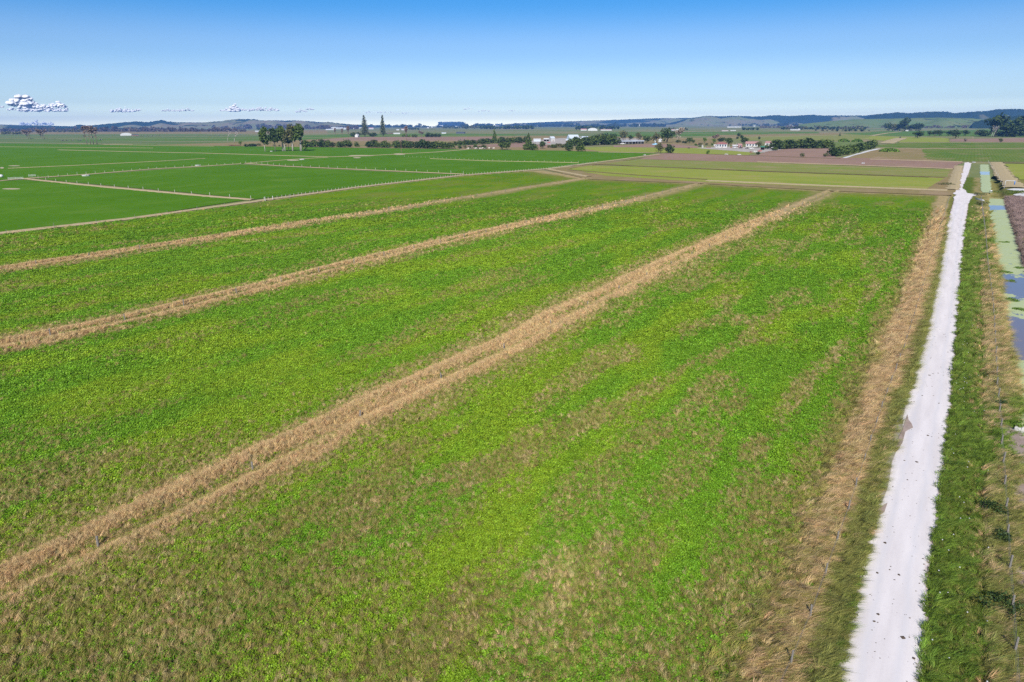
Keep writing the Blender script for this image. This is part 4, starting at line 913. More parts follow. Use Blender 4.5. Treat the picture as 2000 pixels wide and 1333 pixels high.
house(1225,282,30,6,9,'concrete','metal','left half of the long open milking shed with white posts',open_front=True,name='milking_shed',cat='shed',pitch=.2)
house(1246,281.7,22,6,9,'concrete','metal','right half of the long open milking shed with white posts',open_front=True,name='milking_shed',cat='shed',pitch=.2)
house(1409,289,19,9.5,11,'white','redroof','white verandah house with a bright red roof in the gravel yard',wins=4,pitch=.3,eave=.8,hipped=True)
house(1398,288.5,7,5,5,'timber','white','small brown shed left of the bright red-roofed house',wins=0,name='shed',cat='shed')
house(1446,289,7,7,6,'redroof','pinkroof','small dark red hut between the two houses',wins=1,name='shed',cat='shed',ang=.5)
house(1436,289,10,5,6,'timber','white','open timber lean-to with a pale roof among the poles',open_front=True,name='shed',cat='shed')
house(1468,287,21,9,11,'white','pinkroof','white house with blue boards and a faded red roof',wins=4,pitch=.42,hipped=False,eave=.7)
house(1502,286,16,8.5,10,'white','pinkroof','white house with a pinkish roof against the left end of the shelter hedge',wins=2,pitch=.35,ang=-.3)
house(1510,289,7,5,6,'white','pinkroof','small pale outbuilding right of the second white house',wins=1,name='shed',cat='shed')
house(1489,293.5,7,7,5,'timber','greenroof','small green-roofed open shelter behind the junk heap',open_front=True,name='shelter',cat='shed',pitch=.3)
house(700.5,268.5,8,6,8,'white','white','small white steep-gabled house left of the broad Norfolk pine',wins=1,ang=1.2,pitch=.5)
house(1280,279,3,5,5,'white','white','narrow white shed wall at the left of the grey green tree',wins=0,door=False,name='shed',cat='shed')
house(1292,278,4,6,5,'white','white','white gable seen between the two big farmstead trees',wins=1,door=False,ang=1.1)
house(235,265.5,8,5,36,'white','white','white domed greenhouse far out on the left plain',wins=0,door=False,name='greenhouse',cat='greenhouse',round_=True,pitch=.8,ang=-math.pi/2)
house(264,266,12,2.5,10,'timber','darkroof','dark low shed right of the white domed greenhouse',wins=0,door=False,name='shed',cat='shed')
house(1140,255.5,11,3.5,30,'white','pinkroof','left white tunnel house right of the long shelterbelt',wins=0,door=False,name='tunnel_house',cat='greenhouse',round_=True,pitch=.6)
house(1148,256,10,5.2,44,'white','white','large white tunnel house right of the long shelterbelt',wins=0,door=False,name='tunnel_house',cat='greenhouse',round_=True,pitch=.75,ang=-math.pi/2)
house(1184,255.5,20,2.5,15,'white','pinkroof','long low pale shed right of the large tunnel house',wins=0,door=False,name='shed',cat='shed')
for x,y,w,hh,wl,rf,lb in [(506,258,13,2.2,'white','metal','pale low shed, leftmost of the row left of centre'),(513,258.6,12,2.6,'white','white','brightest white long shed left of centre'),(524,258.3,12,2.6,'timber','darkroof','dark long shed right of the brightest white one'),
    (535,257.6,9,1.6,'white','white','thin white shed at the right end of that row'),(651,252.5,10,3.2,'white','white','bright white factory shed on the left-centre horizon'),(665,253,18,3.2,'concrete','metal','grey blue factory hall on the left-centre horizon'),
    (645,254.5,16,2,'white','metal','long low factory roof in front of the grey hall'),(674,253.5,4,3,'white','white','small bright white block at the right of the factory'),(691,252.5,9,2.2,'white','white','white shed left of the broad Norfolk pine'),
    (705,252.5,6,3,'white','white','white house just left of the broad Norfolk pine'),(725,252.8,9,3,'white','pinkroof','white house between the Norfolk pines, left'),(775,262.5,12,2.4,'white','white','white long shed right of the Norfolk pines'),
    (762,262,13,1.8,'timber','darkroof','dark long shed touching the slim Norfolk pine'),(777,255,5,2,'white','white','small white shed before the town, left'),(788,254.6,8,2.6,'white','pinkroof','white house before the town beside dark bushes'),
    (836,251,4,1.8,'white','white','small white building on the plain left of the long belt'),(899,261.5,16,3.2,'darkroof','darkroof','long black shed on the green plain'),(867,261.5,8,2.2,'white','metal','small white shed left of the long black shed'),
    (780,248,14,2,'white','white','long white roofs in the town, left'),(797,248,10,2,'white','white','white roofs in the town, second group'),(860,247.5,10,2.2,'white','white','white roofs below the plantation, left'),(892,247,10,2.2,'white','white','white roofs below the plantation, right'),
    (1035,247.5,4,2.5,'white','white','small white house right of the long shelterbelt'),(1055,246.5,12,2.6,'white','metal','pale roofs in the trees right of the long shelterbelt'),(1105,246,14,2.6,'white','pinkroof','pale villa in the trees above the tunnel houses'),
    (1148,242,8,2.2,'white','white','white house on the wooded horizon, left of a pair'),(1152,242.5,5,2.2,'white','white','white house on the wooded horizon, right of a pair'),(1205,242,5,2.4,'white','white','white house on the wooded slope below the hills, left'),
    (1213,242,8,3,'white','pinkroof','large pinkish house on the wooded slope'),(1170,242.5,4,2,'white','white','tiny white house among far trees'),(1245,247,10,3,'white','metal','pale blue-white hall on the plain below the hills'),
    (1314,255.5,6,2.4,'white','pinkroof','red and white house among trees right of centre'),(1322,255.5,8,2.6,'white','white','white farmhouse among trees right of centre'),(1331,255.5,6,3.4,'white','pinkroof','white barn with pink roof beside the dark clump'),
    (1391,245.5,4,2,'white','white','tiny white house at the hill foot right of centre'),(1434,249.5,26,1.6,'white','white','long thin white chicken shed on the right plain'),(1517,250,7,1.8,'white','white','white shed left of the blue-roofed farmhouse'),
    (1551,255,14,3.4,'white','darkroof','farmhouse with dark blue roof on the right plain'),(1559,255,5,3,'white','white','white gable at the right of the blue-roofed farmhouse'),(1673,250.5,5,2.5,'white','white','white house among the scattered trees on the right'),
    (1724,249.5,7,3,'white','white','white block among trees left of the farm grove'),(1749,256.5,5,3.4,'white','redroof','white house with red roof at the left foot of the farm grove'),(1771,256.8,4,2.4,'white','white','tiny white shed under the farm grove'),
    (1641,237.5,5,1.8,'white','pinkroof','small house on the green slope, left'),(1699,239,4,1.8,'white','white','small house on the green slope, right'),(1906,248,6,2.6,'white','white','white house left of the great dark tree'),(1970,250.5,4,4,'white','white','white gable peeping between the big trees at the right'),
    (1600,248.5,8,1.8,'white','white','thin white roofs among scattered trees on the right'),(1416,256.5,12,1.6,'white','pinkroof','low pinkish farm buildings on the plain above the red roof'),(1432,256,10,1.3,'white','white','low white farm buildings on the plain beside the pinkish ones')]:
    house(x,y,w,hh,12,wl,rf,lb,wins=0,door=False,name='far_house' if hh>2.2 else 'far_shed',cat='house' if 'house' in lb or 'villa' in lb else 'building',ang=rr.uniform(-.3,.3),pitch=.4)
for i in range(46):
    x = rr.choice([rr.uniform(620,1000), rr.uniform(1000,1300), rr.uniform(1400,1760)]); y = 247.8-(x-900)*.004+rr.uniform(-1.2,2.2)
    house(x,y,rr.uniform(2,5),rr.uniform(1.1,2),10,'white',rr.choice(['white','metal','pinkroof']),'tiny pale building scattered among the trees of the distant town','scattered buildings of the distant town',wins=0,door=False,name='far_house',cat='house',ang=rr.uniform(-.5,.5),pitch=.4)

# ------------------------------------------------------------------ poles, vehicles, junk, troughs
def at_px(x, y): p = g1(x, y); return p[0], p[1], .05, -math.atan2(p[0], p[1])
x_, y_, z_, a_ = at_px(784, 298.5); e = tag(empty('power_pole', (x_, y_, z_), a_), 'lone wooden power pole standing on a bare patch in the pasture', 'power pole')
MB().tube([(0,0,0),(0,0,13.5)], [.25,.17], 7).build('pole', M['timber'], e); MB().box(-1.3, 1.3, -.12, .12, 12.3, 12.55).build('crossarm', M['timber'], e)
for dx in (-1.1, 0, 1.1): MB().tube([(dx,0,12.55),(dx,0,12.9)], .09, 6).build('insulator', M['white'], e)
for i,(x,h_) in enumerate([(1402,9),(1420,10),(1424,8),(1431,9),(1438,10),(1441,9),(1444,8)]):
    x_, y_, z_, a_ = at_px(x, 290); MB().tube([(0,0,0),(0,0,h_/ppm(x,290))], [.22,.16], 6).build('timber_pole', M['pale_bark']).location = (x_, y_, z_)
for o in [o for o in COL.objects if o.name.startswith('timber_pole')]: tag(o, 'tall bare timber pole standing in the gravel yard between the houses', 'pole', 'timber poles in the gravel yard')
x_, y_, z_, a_ = at_px(1961, 369.5)
e = tag(empty('filling_standpipe', (x_, y_, z_), a_-.1), 'white overhead filling pipe on a post with a hanging hose by the canal crossing', 'standpipe')
Hs = 15/ppm(1961, 369.5); MB().tube([(0,0,0),(0,0,Hs-.25),(.12,0,Hs-.05),(.4,0,Hs),(Hs*.85,0,Hs),(Hs*.95,0,Hs-.1)], .14, 8).build('pipe', M['white'], e, True); MB().tube([(Hs*.95,0,Hs-.05),(Hs*.95,0,Hs*.55)], .2, 8).build('hose', M['bluepaint'], e, True)
for (x,y,lb) in [(1935,376,'small white marker block at the end of the upper canal')]:
    x_, y_, z_, a_ = at_px(x, y); b = MB().box(-.45,.45,-.3,.3,0,.5).box(-.3,.3,-.2,.2,.5,.62).build('marker_block', M['white']); b.location = (x_, y_, .3); tag(b, lb, 'marker')
for i,(x0,y0,x1,y1) in enumerate([(1904,388.5,1921,393),(1906,391,1922,394.5)]):
    p, q = g1(x0,y0), g1(x1,y1); b = MB().tube([(p[0],p[1],.35),((p[0]+q[0])/2,(p[1]+q[1])/2,.32),(q[0],q[1],.35)], .13, 8).build('white_pipe', M['white'], smooth=True); tag(b, ['farther','nearer'][i]+' of two white pipes lying beside the road at the canal crossing', 'pipe')
def trough(x, y, wpx, label):
    x_, y_, z_, a_ = at_px(x, y); r = wpx/ppm(x, y)/2; e = tag(empty('water_trough', (x_, y_, .2), a_), label, 'trough'); b = MB(); n = 16
    V = []; 
    for rr_, zz in ((r,0),(r,.75),(r*.88,.75),(r*.86,.3)): V += [(rr_*math.cos(2*math.pi*k/n), rr_*.8*math.sin(2*math.pi*k/n), zz) for k in range(n)]
    Fc = [(j*n+k, j*n+(k+1)%n, (j+1)*n+(k+1)%n, (j+1)*n+k) for j in range(3) for k in range(n)]+[tuple(3*n+k for k in range(n))]
    b.add(V, Fc).build('basin', M['concrete'], e); b = MB(); b.add([(r*.865*math.cos(2*math.pi*k/n), r*.69*math.sin(2*math.pi*k/n), .6) for k in range(n)], [tuple(range(n))]); b.build('water', M['glass'], e)
    MB().box(-.35,.35,-r*.8-.25,-r*.8+.2,.55,.9).build('float_box', M['metal'], e)
trough(168,344.8,13,'round concrete water trough beside the bank, nearest on the left'); trough(386,324.8,9,'round concrete water trough farther along the same bank'); trough(530,296.8,5,'pale trough on the ground under the pasture tree clump')
trough(590,313,9,'low concrete trough on a bare scrape in the middle of the pasture')
# gate, tank and pipe arch at the left edge
def gate(x0, y0, x1, y1, label, hh=1.25):
    p, q = g1(x0, y0), g1(x1, y1); d = q-p; L = float(np.hypot(*d)); e = tag(empty('farm_gate', (p[0], p[1], .15), math.atan2(d[1], d[0])), label, 'gate')
    for z in (.25,.5,.75,1.0,hh): MB().tube([(0,0,z),(L,0,z)], .045, 6).build('rail', M['white'], e)
    for x in (0, L*.5, L): MB().tube([(x,0,.1),(x,0,hh+.02)], .05, 6).build('upright', M['white'], e)
gate(16,352,46,351,'white tubular farm gate at the left edge of the near pasture'); gate(56,346,70,345.5,'smaller grey gate just right of the white gate on the left')
x_, y_, z_, a_ = at_px(3, 347.5); b = MB().blob((0,0,.9),(1.2,1.2,1.0),3,12,8,.01).build('water_tank', M['white'], smooth=True); b.location = (x_, y_, .1); tag(b, 'small white round tank at the very left edge beside the bank', 'tank')
def car(x, y, lpx, body, label, kind='car', ang=0):
    x_, y_, z_, a_ = at_px(x, y); L = lpx/ppm(x, y); s = L/4.6; e = tag(empty('parked_car', (x_, y_, z_+.15), a_+ang, s), label, 'car')
    prof = [(-2.3,.35),(-2.3,.85),(-1.5,.98),(-.9,1.45),(.7,1.48),(1.3,1.02),(2.2,.85),(2.3,.4)] if kind == 'car' else [(-2.3,.45),(-2.3,1.0),(-.4,1.0),(-.3,1.6),(.9,1.62),(1.4,1.1),(2.2,1.0),(2.3,.5)]
    b = MB(); n = len(prof); b.add([(px_, -.85, z) for px_, z in prof]+[(px_, .85, z) for px_, z in prof], [tuple(range(n)), tuple(range(n, 2*n))[::-1]]+[(i, i+n, (i+1) % n+n, (i+1) % n) for i in range(n)]); b.build('body', M[body], e)
    MB().box(-.85,.6,-.87,.87,1.02,1.36).build('window', M['glass'], e)
    for px_ in (-1.4,1.4):
        for py_ in (-.8,.8): MB().tube([(px_,py_-.1,.34),(px_,py_+.1,.34)], .34, 10).build('wheel', M['black'], e)
car(1467,292,9,'white','white car parked before the white house with blue boards'); car(1459,291.5,7,'black','dark utility truck parked left of the white car','ute'); car(1399,289.5,9,'white','pale car parked left of the red-roofed verandah house')
car(1367,287.5,6,'black','small dark vehicle with pale windows at the left end of the gravel yard','ute',.6); car(1435,290,9,'white','pale vehicle parked among the timber poles','car',.3)
car(1259,304.5,5,'white','tiny white utility vehicle on the headland track between green and ploughed fields','ute'); car(1216,282.8,9,'white','white car in front of the milking shed'); car(1072,280,6,'red','red tractor-sized vehicle before the open-fronted shed','ute')
x_, y_, z_, a_ = at_px(1278.5, 283.5); b = MB(); Lb = 10/ppm(1278,283)
b.add([(-Lb/2,0,.9),(-Lb/4,-1.2,.3),(Lb/2,-1.2,.5),(Lb/2,1.2,.5),(-Lb/4,1.2,.3),(-Lb/2,0,1.3),(-Lb/4,-1.4,1.5),(Lb/2,-1.3,1.7),(Lb/2,1.3,1.7),(-Lb/4,1.4,1.5)], [(0,1,6,5),(1,2,7,6),(2,3,8,7),(3,4,9,8),(4,0,5,9),(5,6,7,8,9),(0,4,3,2,1)])
b.box(0, Lb/3, -.8, .8, 1.62, 2.3); o = b.build('covered_boat', M['lightblue']); o.location = (x_, y_, z_); o.rotation_euler = (0, 0, a_+.15); tag(o, 'light blue covered boat parked at the foot of the grey green tree', 'boat')
# junk heaps in the yard
for i,(x,y,w,hh,mt_,lb) in enumerate([(1466,299.5,6,4,'timber','dark brown scrap heap before the green-roofed shelter, leftmost'),(1476,298,8,3.5,'concrete','pale broken concrete heap in the yard corner'),(1484,296.5,8,3.5,'redroof','reddish scrap heap in the yard corner'),
    (1372,289.5,4,6,'concrete','tall pale stack at the left end of the gravel yard'),(1384,289.5,8,3,'timber','brown timber stack in the gravel yard, left'),(1429,289.5,6,3,'timber','brown timber stack between the poles'),(1447,290.5,6,3,'black','dark scrap heap before the small dark red hut'),
    (1362,283,6,3,'redroof','orange red scrap beside the weedy bushes'),(1419,302.5,7,2,'concrete','pale rubble heap on the grass before the yard, left'),(1445,303.5,9,2.2,'concrete','pale rubble heap on the grass before the yard, right'),
    (1345,290.5,4,2,'black','small dark object on the ploughed strip left of the yard'),(1685,320,6,2,'metal','small pale sheet lying on the ploughed strip'),(1992,844,20,11,'concrete','pale broken rock heap on the canal bank'),
    (1110,283,4,2.5,'pinkroof','small reddish heap beside the pale blue barn')]):
    x_, y_, z_, a_ = at_px(x, y); k = ppm(x, y); W_ = w/k; H_ = hh/k; b = MB(); r2 = random.Random(i)
    for q in range(9): cx = r2.uniform(-.4,.4)*W_; b.blob((cx, r2.uniform(-.2,.2)*W_, H_*.3*r2.random()), (W_*.16, W_*.14, H_*r2.uniform(.4,.75)), q, 6, 4, .35)
    o = b.build('rubble_heap', M[mt_]); o.location = (x_, y_, z_); o.rotation_euler = (0, 0, a_); tag(o, lb, 'heap')

# ------------------------------------------------------------------ cattle
def cow_parts(mat_a, mat_b):
    b = MB(); sec = [(-1.15,.95,.18,.25),(-1.0,1.0,.32,.42),(-.5,.98,.36,.46),(.1,.95,.38,.5),(.6,1.0,.34,.45),(.9,1.08,.24,.34),(1.15,1.25,.16,.2),(1.35,1.35,.13,.16),(1.7,1.2,.1,.11)]
    n = 8; V = []
    for sx_, sz, ry, rz in sec: V += [(sx_, ry*math.cos(2*math.pi*k/n), sz+rz*math.sin(2*math.pi*k/n)) for k in range(n)]
    Fc = [(j*n+k, j*n+(k+1)%n, (j+1)*n+(k+1)%n, (j+1)*n+k) for j in range(len(sec)-1) for k in range(n)]+[tuple(range(n))[::-1], tuple((len(sec)-1)*n+k for k in range(n))]
    b.add(V, Fc)
    for lx in (-.85,.7):
        for ly in (-.24,.24): b.tube([(lx,ly,.85),(lx+.04,ly,.45),(lx,ly,0)], [.13,.07,.06], 6)
    b.tube([(-1.15,0,1.15),(-1.28,0,.7),(-1.26,0,.35)], [.05,.03,.05], 4); b.tube([(1.35,-.12,1.45),(1.3,-.32,1.48)], [.05,.02], 4); b.tube([(1.35,.12,1.45),(1.3,.32,1.48)], [.05,.02], 4)
    p = MB(); p.blob((-.5,-.3,1.12),(.36,.13,.3),1,8,5,.1); p.blob((-.5,.3,1.12),(.36,.13,.3),2,8,5,.1); p.blob((1.35,0,1.37),(.2,.15,.19),3,8,5,.05)
    return [('body', b.me('cow_body', M[mat_a], True)), ('coat_patch', p.me('cow_patch', M[mat_b], True))]
COWS = {'w': cow_parts('cow_white','cow_black'), 'k': cow_parts('cow_black','cow_white'), 'b': cow_parts('cow_brown','cow_brown')}
def cows(lst, label, group, kinds, sc=1.25):
    for i,(x,y) in enumerate(lst):
        x_, y_, z_, a_ = at_px(x, y); e = tag(empty('cow', (x_, y_, z_+.15), a_+rr.choice([0, math.pi])+rr.uniform(-.6,.6), sc), label, 'cow', group)
        for nm, me in COWS[kinds[i % len(kinds)]]: obj(nm, me, e)
cows([(914,292),(919,292.5),(924,291.7),(929,291.6),(933,292.4),(938,292),(942,291.5),(946,292.8),(950,292),(955,291.4),(960,292),(964,291.6)], 'black and white cow in the line along the far pasture edge', 'cows lined up at the pasture edge', 'wkkwkw', 1.15)
cows([(449,286.2),(453,286),(456,286.4),(460,286),(464,286.3),(468,286)], 'brown cow in the small group on the brown field edge at the left', 'brown cattle below the dead trees', 'b', 1.3)
cows([(121,276),(125,276.2),(131,276),(142,275.7),(154,275.8),(158,275.9),(195,274.6),(198,274.8)], 'dark cow grazing far out on the left plain', 'dark cattle on the left plain', 'k', 1.6)
cows([(268,267.4),(273,267.3),(278,267.2),(284,267),(290,267),(297,266.8),(304,266.7),(312,266.6),(412,265.4),(420,265.4),(428,265.3),(437,265.2),(462,264.8),(470,264.8),(478,264.7)], 'dark cow in the long line far beyond the pasture', 'far line of dark cattle', 'k', 1.7)
cows([(900,274.5),(906,274.4)], 'dark cow on the ploughed field by the clipped hedge', 'dark cattle by the clipped hedge', 'k', 1.4)

# ------------------------------------------------------------------ fences
POSTM = {}
def postmesh(hh, r, mat, sd):
    k = (hh, r, mat, sd)
    if k not in POSTM:
        b = MB(); rq = random.Random(sd); lx, ly = rq.uniform(-.05,.05), rq.uniform(-.05,.05); b.tube([(0,0,-.2),(lx*.5,ly*.5,hh*.5),(lx,ly,hh-.03),(lx,ly,hh)], [r,r*.97,r*.93,r*.7], 7); POSTM[k] = b.me('fence_post', M[mat])
    return POSTM[k]
def hz(p):
    s, t = ST(np.array([p])); return float(ground_height(s, t, np.array([np.hypot(*p)]))[0])
def fence(P, label, hh=1.3, r=.08, mat='post', wires=(.45,.75,1.05), pn='post', z=None, group=None):
    c = P[0]; z0 = hz(c) if z is None else z; e = tag(empty('fence', (c[0], c[1], z0)), label, 'fence', group)
    hs = []
    for i, p in enumerate(P):
        zz = hz(p) if z is None else z; o = obj('post', postmesh(hh*(1 if i % 4 else 1.12), r, mat, i % 4), e); o.location = (p[0]-c[0], p[1]-c[1], zz-z0); hs.append(zz-z0)
    for w in wires:
        b = MB().tube([(p[0]-c[0]+.001, p[1]-c[1], hs[i]+w*hh/1.3) for i, p in enumerate(P)], .006, 3, False); b.build('wire', M['wire'], e)
def along(L, s0, s1, step, off=0, jit=.25, seed=0):
    rq = np.random.default_rng(seed); s = np.arange(s0, s1, step); s = s+rq.uniform(-jit, jit, len(s)); return XY(s, 0)*0+np.outer(s, E_)+np.outer(L.f(s)+off, N_)
fence(along(FL, 16, S_CULV-10, 4.9, seed=1), 'weathered post and wire fence in the dry grass left of the white road', 1.15, .06)
fence(along(FR, 16, S_CULV-6, 4.6, seed=2), 'weathered post and wire fence in the long grass between road and canal', 1.3, .07)
sB = float(ST(g1(92,657))[0]); fence(along(LB, sB-21.4, 330, 10.7, -.1, seed=3), 'fence of widely spaced dark posts along the middle tan grass strip', 1.5, .09, wires=(.6,1.0))
sC = float(ST(g1(80,522))[0]); fence(along(LC, sC-24, 340, 12, -.1, seed=4), 'fence of widely spaced dark posts along the upper tan grass strip', 1.4, .09, wires=(.6,1.0))
fence(along(LA, 20, 330, 14, .2, seed=5), 'nearly hidden fence of short posts in the ditch of the nearest tan strip', .95, .09, wires=(.5,.8))
sD = float(ST(g1(518,393))[0]); fence(along(LD, sD, sD+330, 2.6, .6, seed=6), 'closely set pale batten fence along the left pasture edge', 1.4, .08, 'post_light', wires=(.5,.9,1.2))
fence(along(LD, sD-190, sD-5, 13, .4, seed=7), 'widely spaced pale posts along the lower part of the pasture edge bank', 1.35, .06, 'post', wires=(.6,1.1))
e = None
for nm,(x,y,lb) in enumerate([(518,391.5,'white strainer post at the corner where the pasture bank meets the fence, left'),(533,389.5,'white strainer post right of the pasture corner'),(565,386.5,'stout grey strainer post where the close batten fence begins')]):
    x_, y_, z_, a_ = at_px(x, y+1.5); b = MB().tube([(0,0,0),(0,0,1.65),(0,0,1.7)], [.13,.12,.08], 8).build('strainer_post', M['white' if nm < 2 else 'post']); b.location = (x_, y_, 0); tag(b, lb, 'post')
def pxfence(pts, n, label, hh=1.5, r=.1, mat='post_light'):
    W = G([a for a, b in pts], [b for a, b in pts]); L = np.concatenate([[0], np.cumsum(np.hypot(*np.diff(W, axis=0).T))]); q = np.linspace(0, L[-1], n); fence(np.stack([np.interp(q, L, W[:, 0]), np.interp(q, L, W[:, 1])], 1), label, hh, r, mat, (.6,1.1), z=.1)
pxfence([(90,353.5),(180,363),(300,374),(400,383),(490,390)], 15, 'post fence on the dry grass bank running down to the pasture corner')
pxfence([(480,319),(560,325),(700,331),(850,338),(905,340)], 26, 'post fence on the dry grass bank across the middle pasture')
pxfence([(75,349),(180,340),(300,331),(400,325),(470,321)], 24, 'post fence on the thin bank between the two left pastures')
pxfence([(790,307),(840,309),(960,314.5),(1130,318)], 34, 'line of short white posts across the far pasture', 1.1, .09, 'post_light')
pxfence([(1930,318),(1945,340),(1958,362)], 12, 'fence beyond the canal crossing on the tan bank')

# ------------------------------------------------------------------ clouds low over the left horizon
mt, nt, out = newmat('cloud'); h = NT(nt)
lw = h.n('LayerWeight', Blend=.35).outputs['Facing']; nn = h.noise(h.n('TexCoord').outputs['Object'], .006, 6, .65)
al = h.ramp(h.math('ADD', lw, h.math('MULTIPLY', h.math('SUBTRACT', nn, .5), 1.3)), [(.3, (1, 1, 1)), (.85, (0, 0, 0))])
d0 = h.n('BsdfDiffuse'); nv = h.n('VectorMath', _operation='MULTIPLY_ADD'); h.put(nv.inputs[0], h.n('NewGeometry').outputs['Normal']); nv.inputs[1].default_value = (.7, .7, .7); nv.inputs[2].default_value = (0, 0, .8); nz_ = h.n('VectorMath', _operation='NORMALIZE'); h.put(nz_.inputs[0], nv.outputs[0]); h.put(d0.inputs['Normal'], nz_.outputs[0]); d0.inputs[0].default_value = (.95, .95, .95, 1); d1 = h.n('BsdfTranslucent'); d1.inputs[0].default_value = (.95, .95, .95, 1); d = h.n('MixShader'); d.inputs[0].default_value = .05; nt.links.new(d0.outputs[0], d.inputs[1]); nt.links.new(d1.outputs[0], d.inputs[2]); tr = h.n('BsdfTransparent'); ms = h.n('MixShader'); h.put(ms.inputs[0], h.math('MULTIPLY', al, h.n('Attribute', _attribute_type='OBJECT', _attribute_name='dens').outputs['Fac']))
nt.links.new(tr.outputs[0], ms.inputs[1]); nt.links.new(d.outputs[0], ms.inputs[2]); nt.links.new(ms.outputs[0], out.inputs[0]); M['cloud'] = mt
CD = 33000.
def cloud(parts, label, dens, seed):
    rq = random.Random(seed); b = MB()
    def place(x, y):
        d = FW*F+CR*(x-1000)-CU*(y-666.5); d = d/np.hypot(d[0], d[1])*CD; return d[0], d[1], CAMH+d[2]
    for (x, y, w, hh, n) in parts:
        for i in range(n*6):
            u = rq.uniform(-.5, .5); px_ = x+w*u; py_ = y+hh*.5-abs(rq.gauss(0, .42))*hh*(1-abs(u)*1.2); c = place(px_, py_); r = CD/F*(hh*.7+3)*rq.uniform(.09, .2)
            b.blob((c[0], c[1]+rq.uniform(-.5,.5)*r*4, c[2]), (r*rq.uniform(1.0,1.7), r*1.3, r*.8), rq.random(), 10, 7, .12)
    o = b.build('cloud', M['cloud'], smooth=True); tag(o, label, 'cloud'); o['dens'] = dens; return o
cloud([(38,193,40,24,16),(62,204,50,14,12),(84,211,92,13,22),(112,203,32,12,10),(22,212,14,6,4)], 'largest puffy white cloud at the far left above the hills', .97, 1)
cloud([(72,240,66,9,12)], 'pale cloud bank peeping over the far left hills', .7, 2)
cloud([(240,214,52,9,14),(268,214,14,5,4)], 'small flat white cloud over the left hills, second from the left', .85, 3)
cloud([(335,215,40,5,9),(362,214,30,6,7)], 'thin pair of cloud puffs over the left hills, third from the left', .55, 4)
cloud([(457,210,22,14,9),(440,214,20,6,5),(472,213,20,6,5)], 'small heaped cloud with a raised head left of centre', .85, 5)
cloud([(515,212,60,9,14)], 'broad flat white cloud between the heaped one and the rightmost pair', .7, 6)
cloud([(588,216,22,6,6),(605,212,14,5,5)], 'small pair of cloud puffs, rightmost of the clear clouds', .65, 7)
cloud([(915,212,18,4,4),(945,216,22,4,4),(1000,216,16,3,3)], 'faint cloud wisps above the centre horizon', .35, 8)
cloud([(740,218,60,5,7),(790,221,40,4,4)], 'faint cloud wisps right of the Norfolk pines', .3, 9)
cloud([(-3,207,20,6,5)], 'sliver of cloud cut by the left edge', .7, 10)

# ------------------------------------------------------------------ the air
mt, nt, out = newmat('haze'); h = NT(nt); v = h.n('VolumePrincipled'); v.inputs['Color'].default_value = (.19, .46, 1.0, 1); v.inputs['Density'].default_value = 6.2e-5; v.inputs['Anisotropy'].default_value = 0.0
nt.links.new(v.outputs[0], out.inputs['Volume'])
o = MB().box(-15500, 15500, -15500, 15500, -4, 235).build('haze', mt); tag(o, kind='stuff'); HAZE = o

# ------------------------------------------------------------------ crop plants and grass: instanced on scattered points
LEAFCOL = [(0, (.74, .74, .72)), (.5, (1.02, 1.02, 1.0)), (1, (1.3, 1.28, 1.3))]
M['crop'] = leafmat('crop_leaf', LEAFCOL, True, .5, .2); M['blade'] = leafmat('grass_blade', [(0, (.7, .7, .7)), (.5, (1.05, 1.03, 1.0)), (1, (1.5, 1.45, 1.4))], True, .6, .1)
PC = bpy.data.collections.new('plant_models')
def crop_proto(i, n=46, R=.30, hh=.24, size=.115):
    rng = np.random.default_rng(100+i); r = R*np.sqrt(rng.random(n)); an = rng.random(n)*6.28; z = hh*(1-(r/R)**2*.6)*(.35+.65*rng.random(n))
    P = np.stack([r*np.cos(an), r*np.sin(an), z], 1); a = rng.normal(size=(n, 3))*.55; a[:, 2] += 1.1; a /= np.linalg.norm(a, axis=1)[:, None]
    b = np.stack([np.cos(an), np.sin(an), -.3+0*an], 1)+rng.normal(size=(n, 3))*.4; b -= a*(a*b).sum(1)[:, None]; b /= np.linalg.norm(b, axis=1)[:, None]; c = np.cross(a, b); s = (size*(.6+.8*rng.random(n)))[:, None]
    V = np.stack([P-b*s*.5, P-c*s*.33+a*s*.1, P+b*s*.5-a*s*.12, P+c*s*.33+a*s*.1], 1).reshape(-1, 3); k = np.arange(n)*4
    Fc = np.concatenate([np.stack([k, k+1, k+2], 1), np.stack([k, k+2, k+3], 1)]); return mesh('crop_plant', V, Fc, M['crop'])
def tuft_proto(i, n=40, R=.28, hh=.55, w=.012, lean=.25, droop=.3):
    rng = np.random.default_rng(200+i); V = []; Fc = []
    for k in range(n):
        an = rng.random()*6.28; r = R*math.sqrt(rng.random()); p = np.array([r*math.cos(an), r*math.sin(an), 0.]); H = hh*rng.uniform(.5, 1.1); d = np.array([lean+rng.normal()*.22, rng.normal()*.22, 1.]); sd = np.array([math.cos(an+1.5), math.sin(an+1.5), 0])*w*rng.uniform(.6, 1.3)
        q = p+d*H*.55; d2 = d+np.array([droop*1.6, rng.normal()*.2, -.45*droop-.1]); e = q+d2*H*.5; n0 = len(V); V += [p-sd, p+sd, q-sd*.9, q+sd*.9, e]
        Fc += [(n0, n0+1, n0+3), (n0, n0+3, n0+2), (n0+2, n0+3, n0+4)]
    return mesh('grass_tuft', V, np.array(Fc), M['blade'])
SETS = {'crop': [crop_proto(i) for i in range(3)], 'grass': [tuft_proto(i) for i in range(3)], 'long': [tuft_proto(10+i, 44, .28, .9, .012, .45, .75) for i in range(3)], 'low': [tuft_proto(20+i, 46, .32, .3, .016, .1, .5) for i in range(2)]}
SC = {}
for k, ms_ in SETS.items():
    c = bpy.data.collections.new('models_'+k); SC[k] = c
    for me in ms_: c.objects.link(bpy.data.objects.new('plant_model', me))
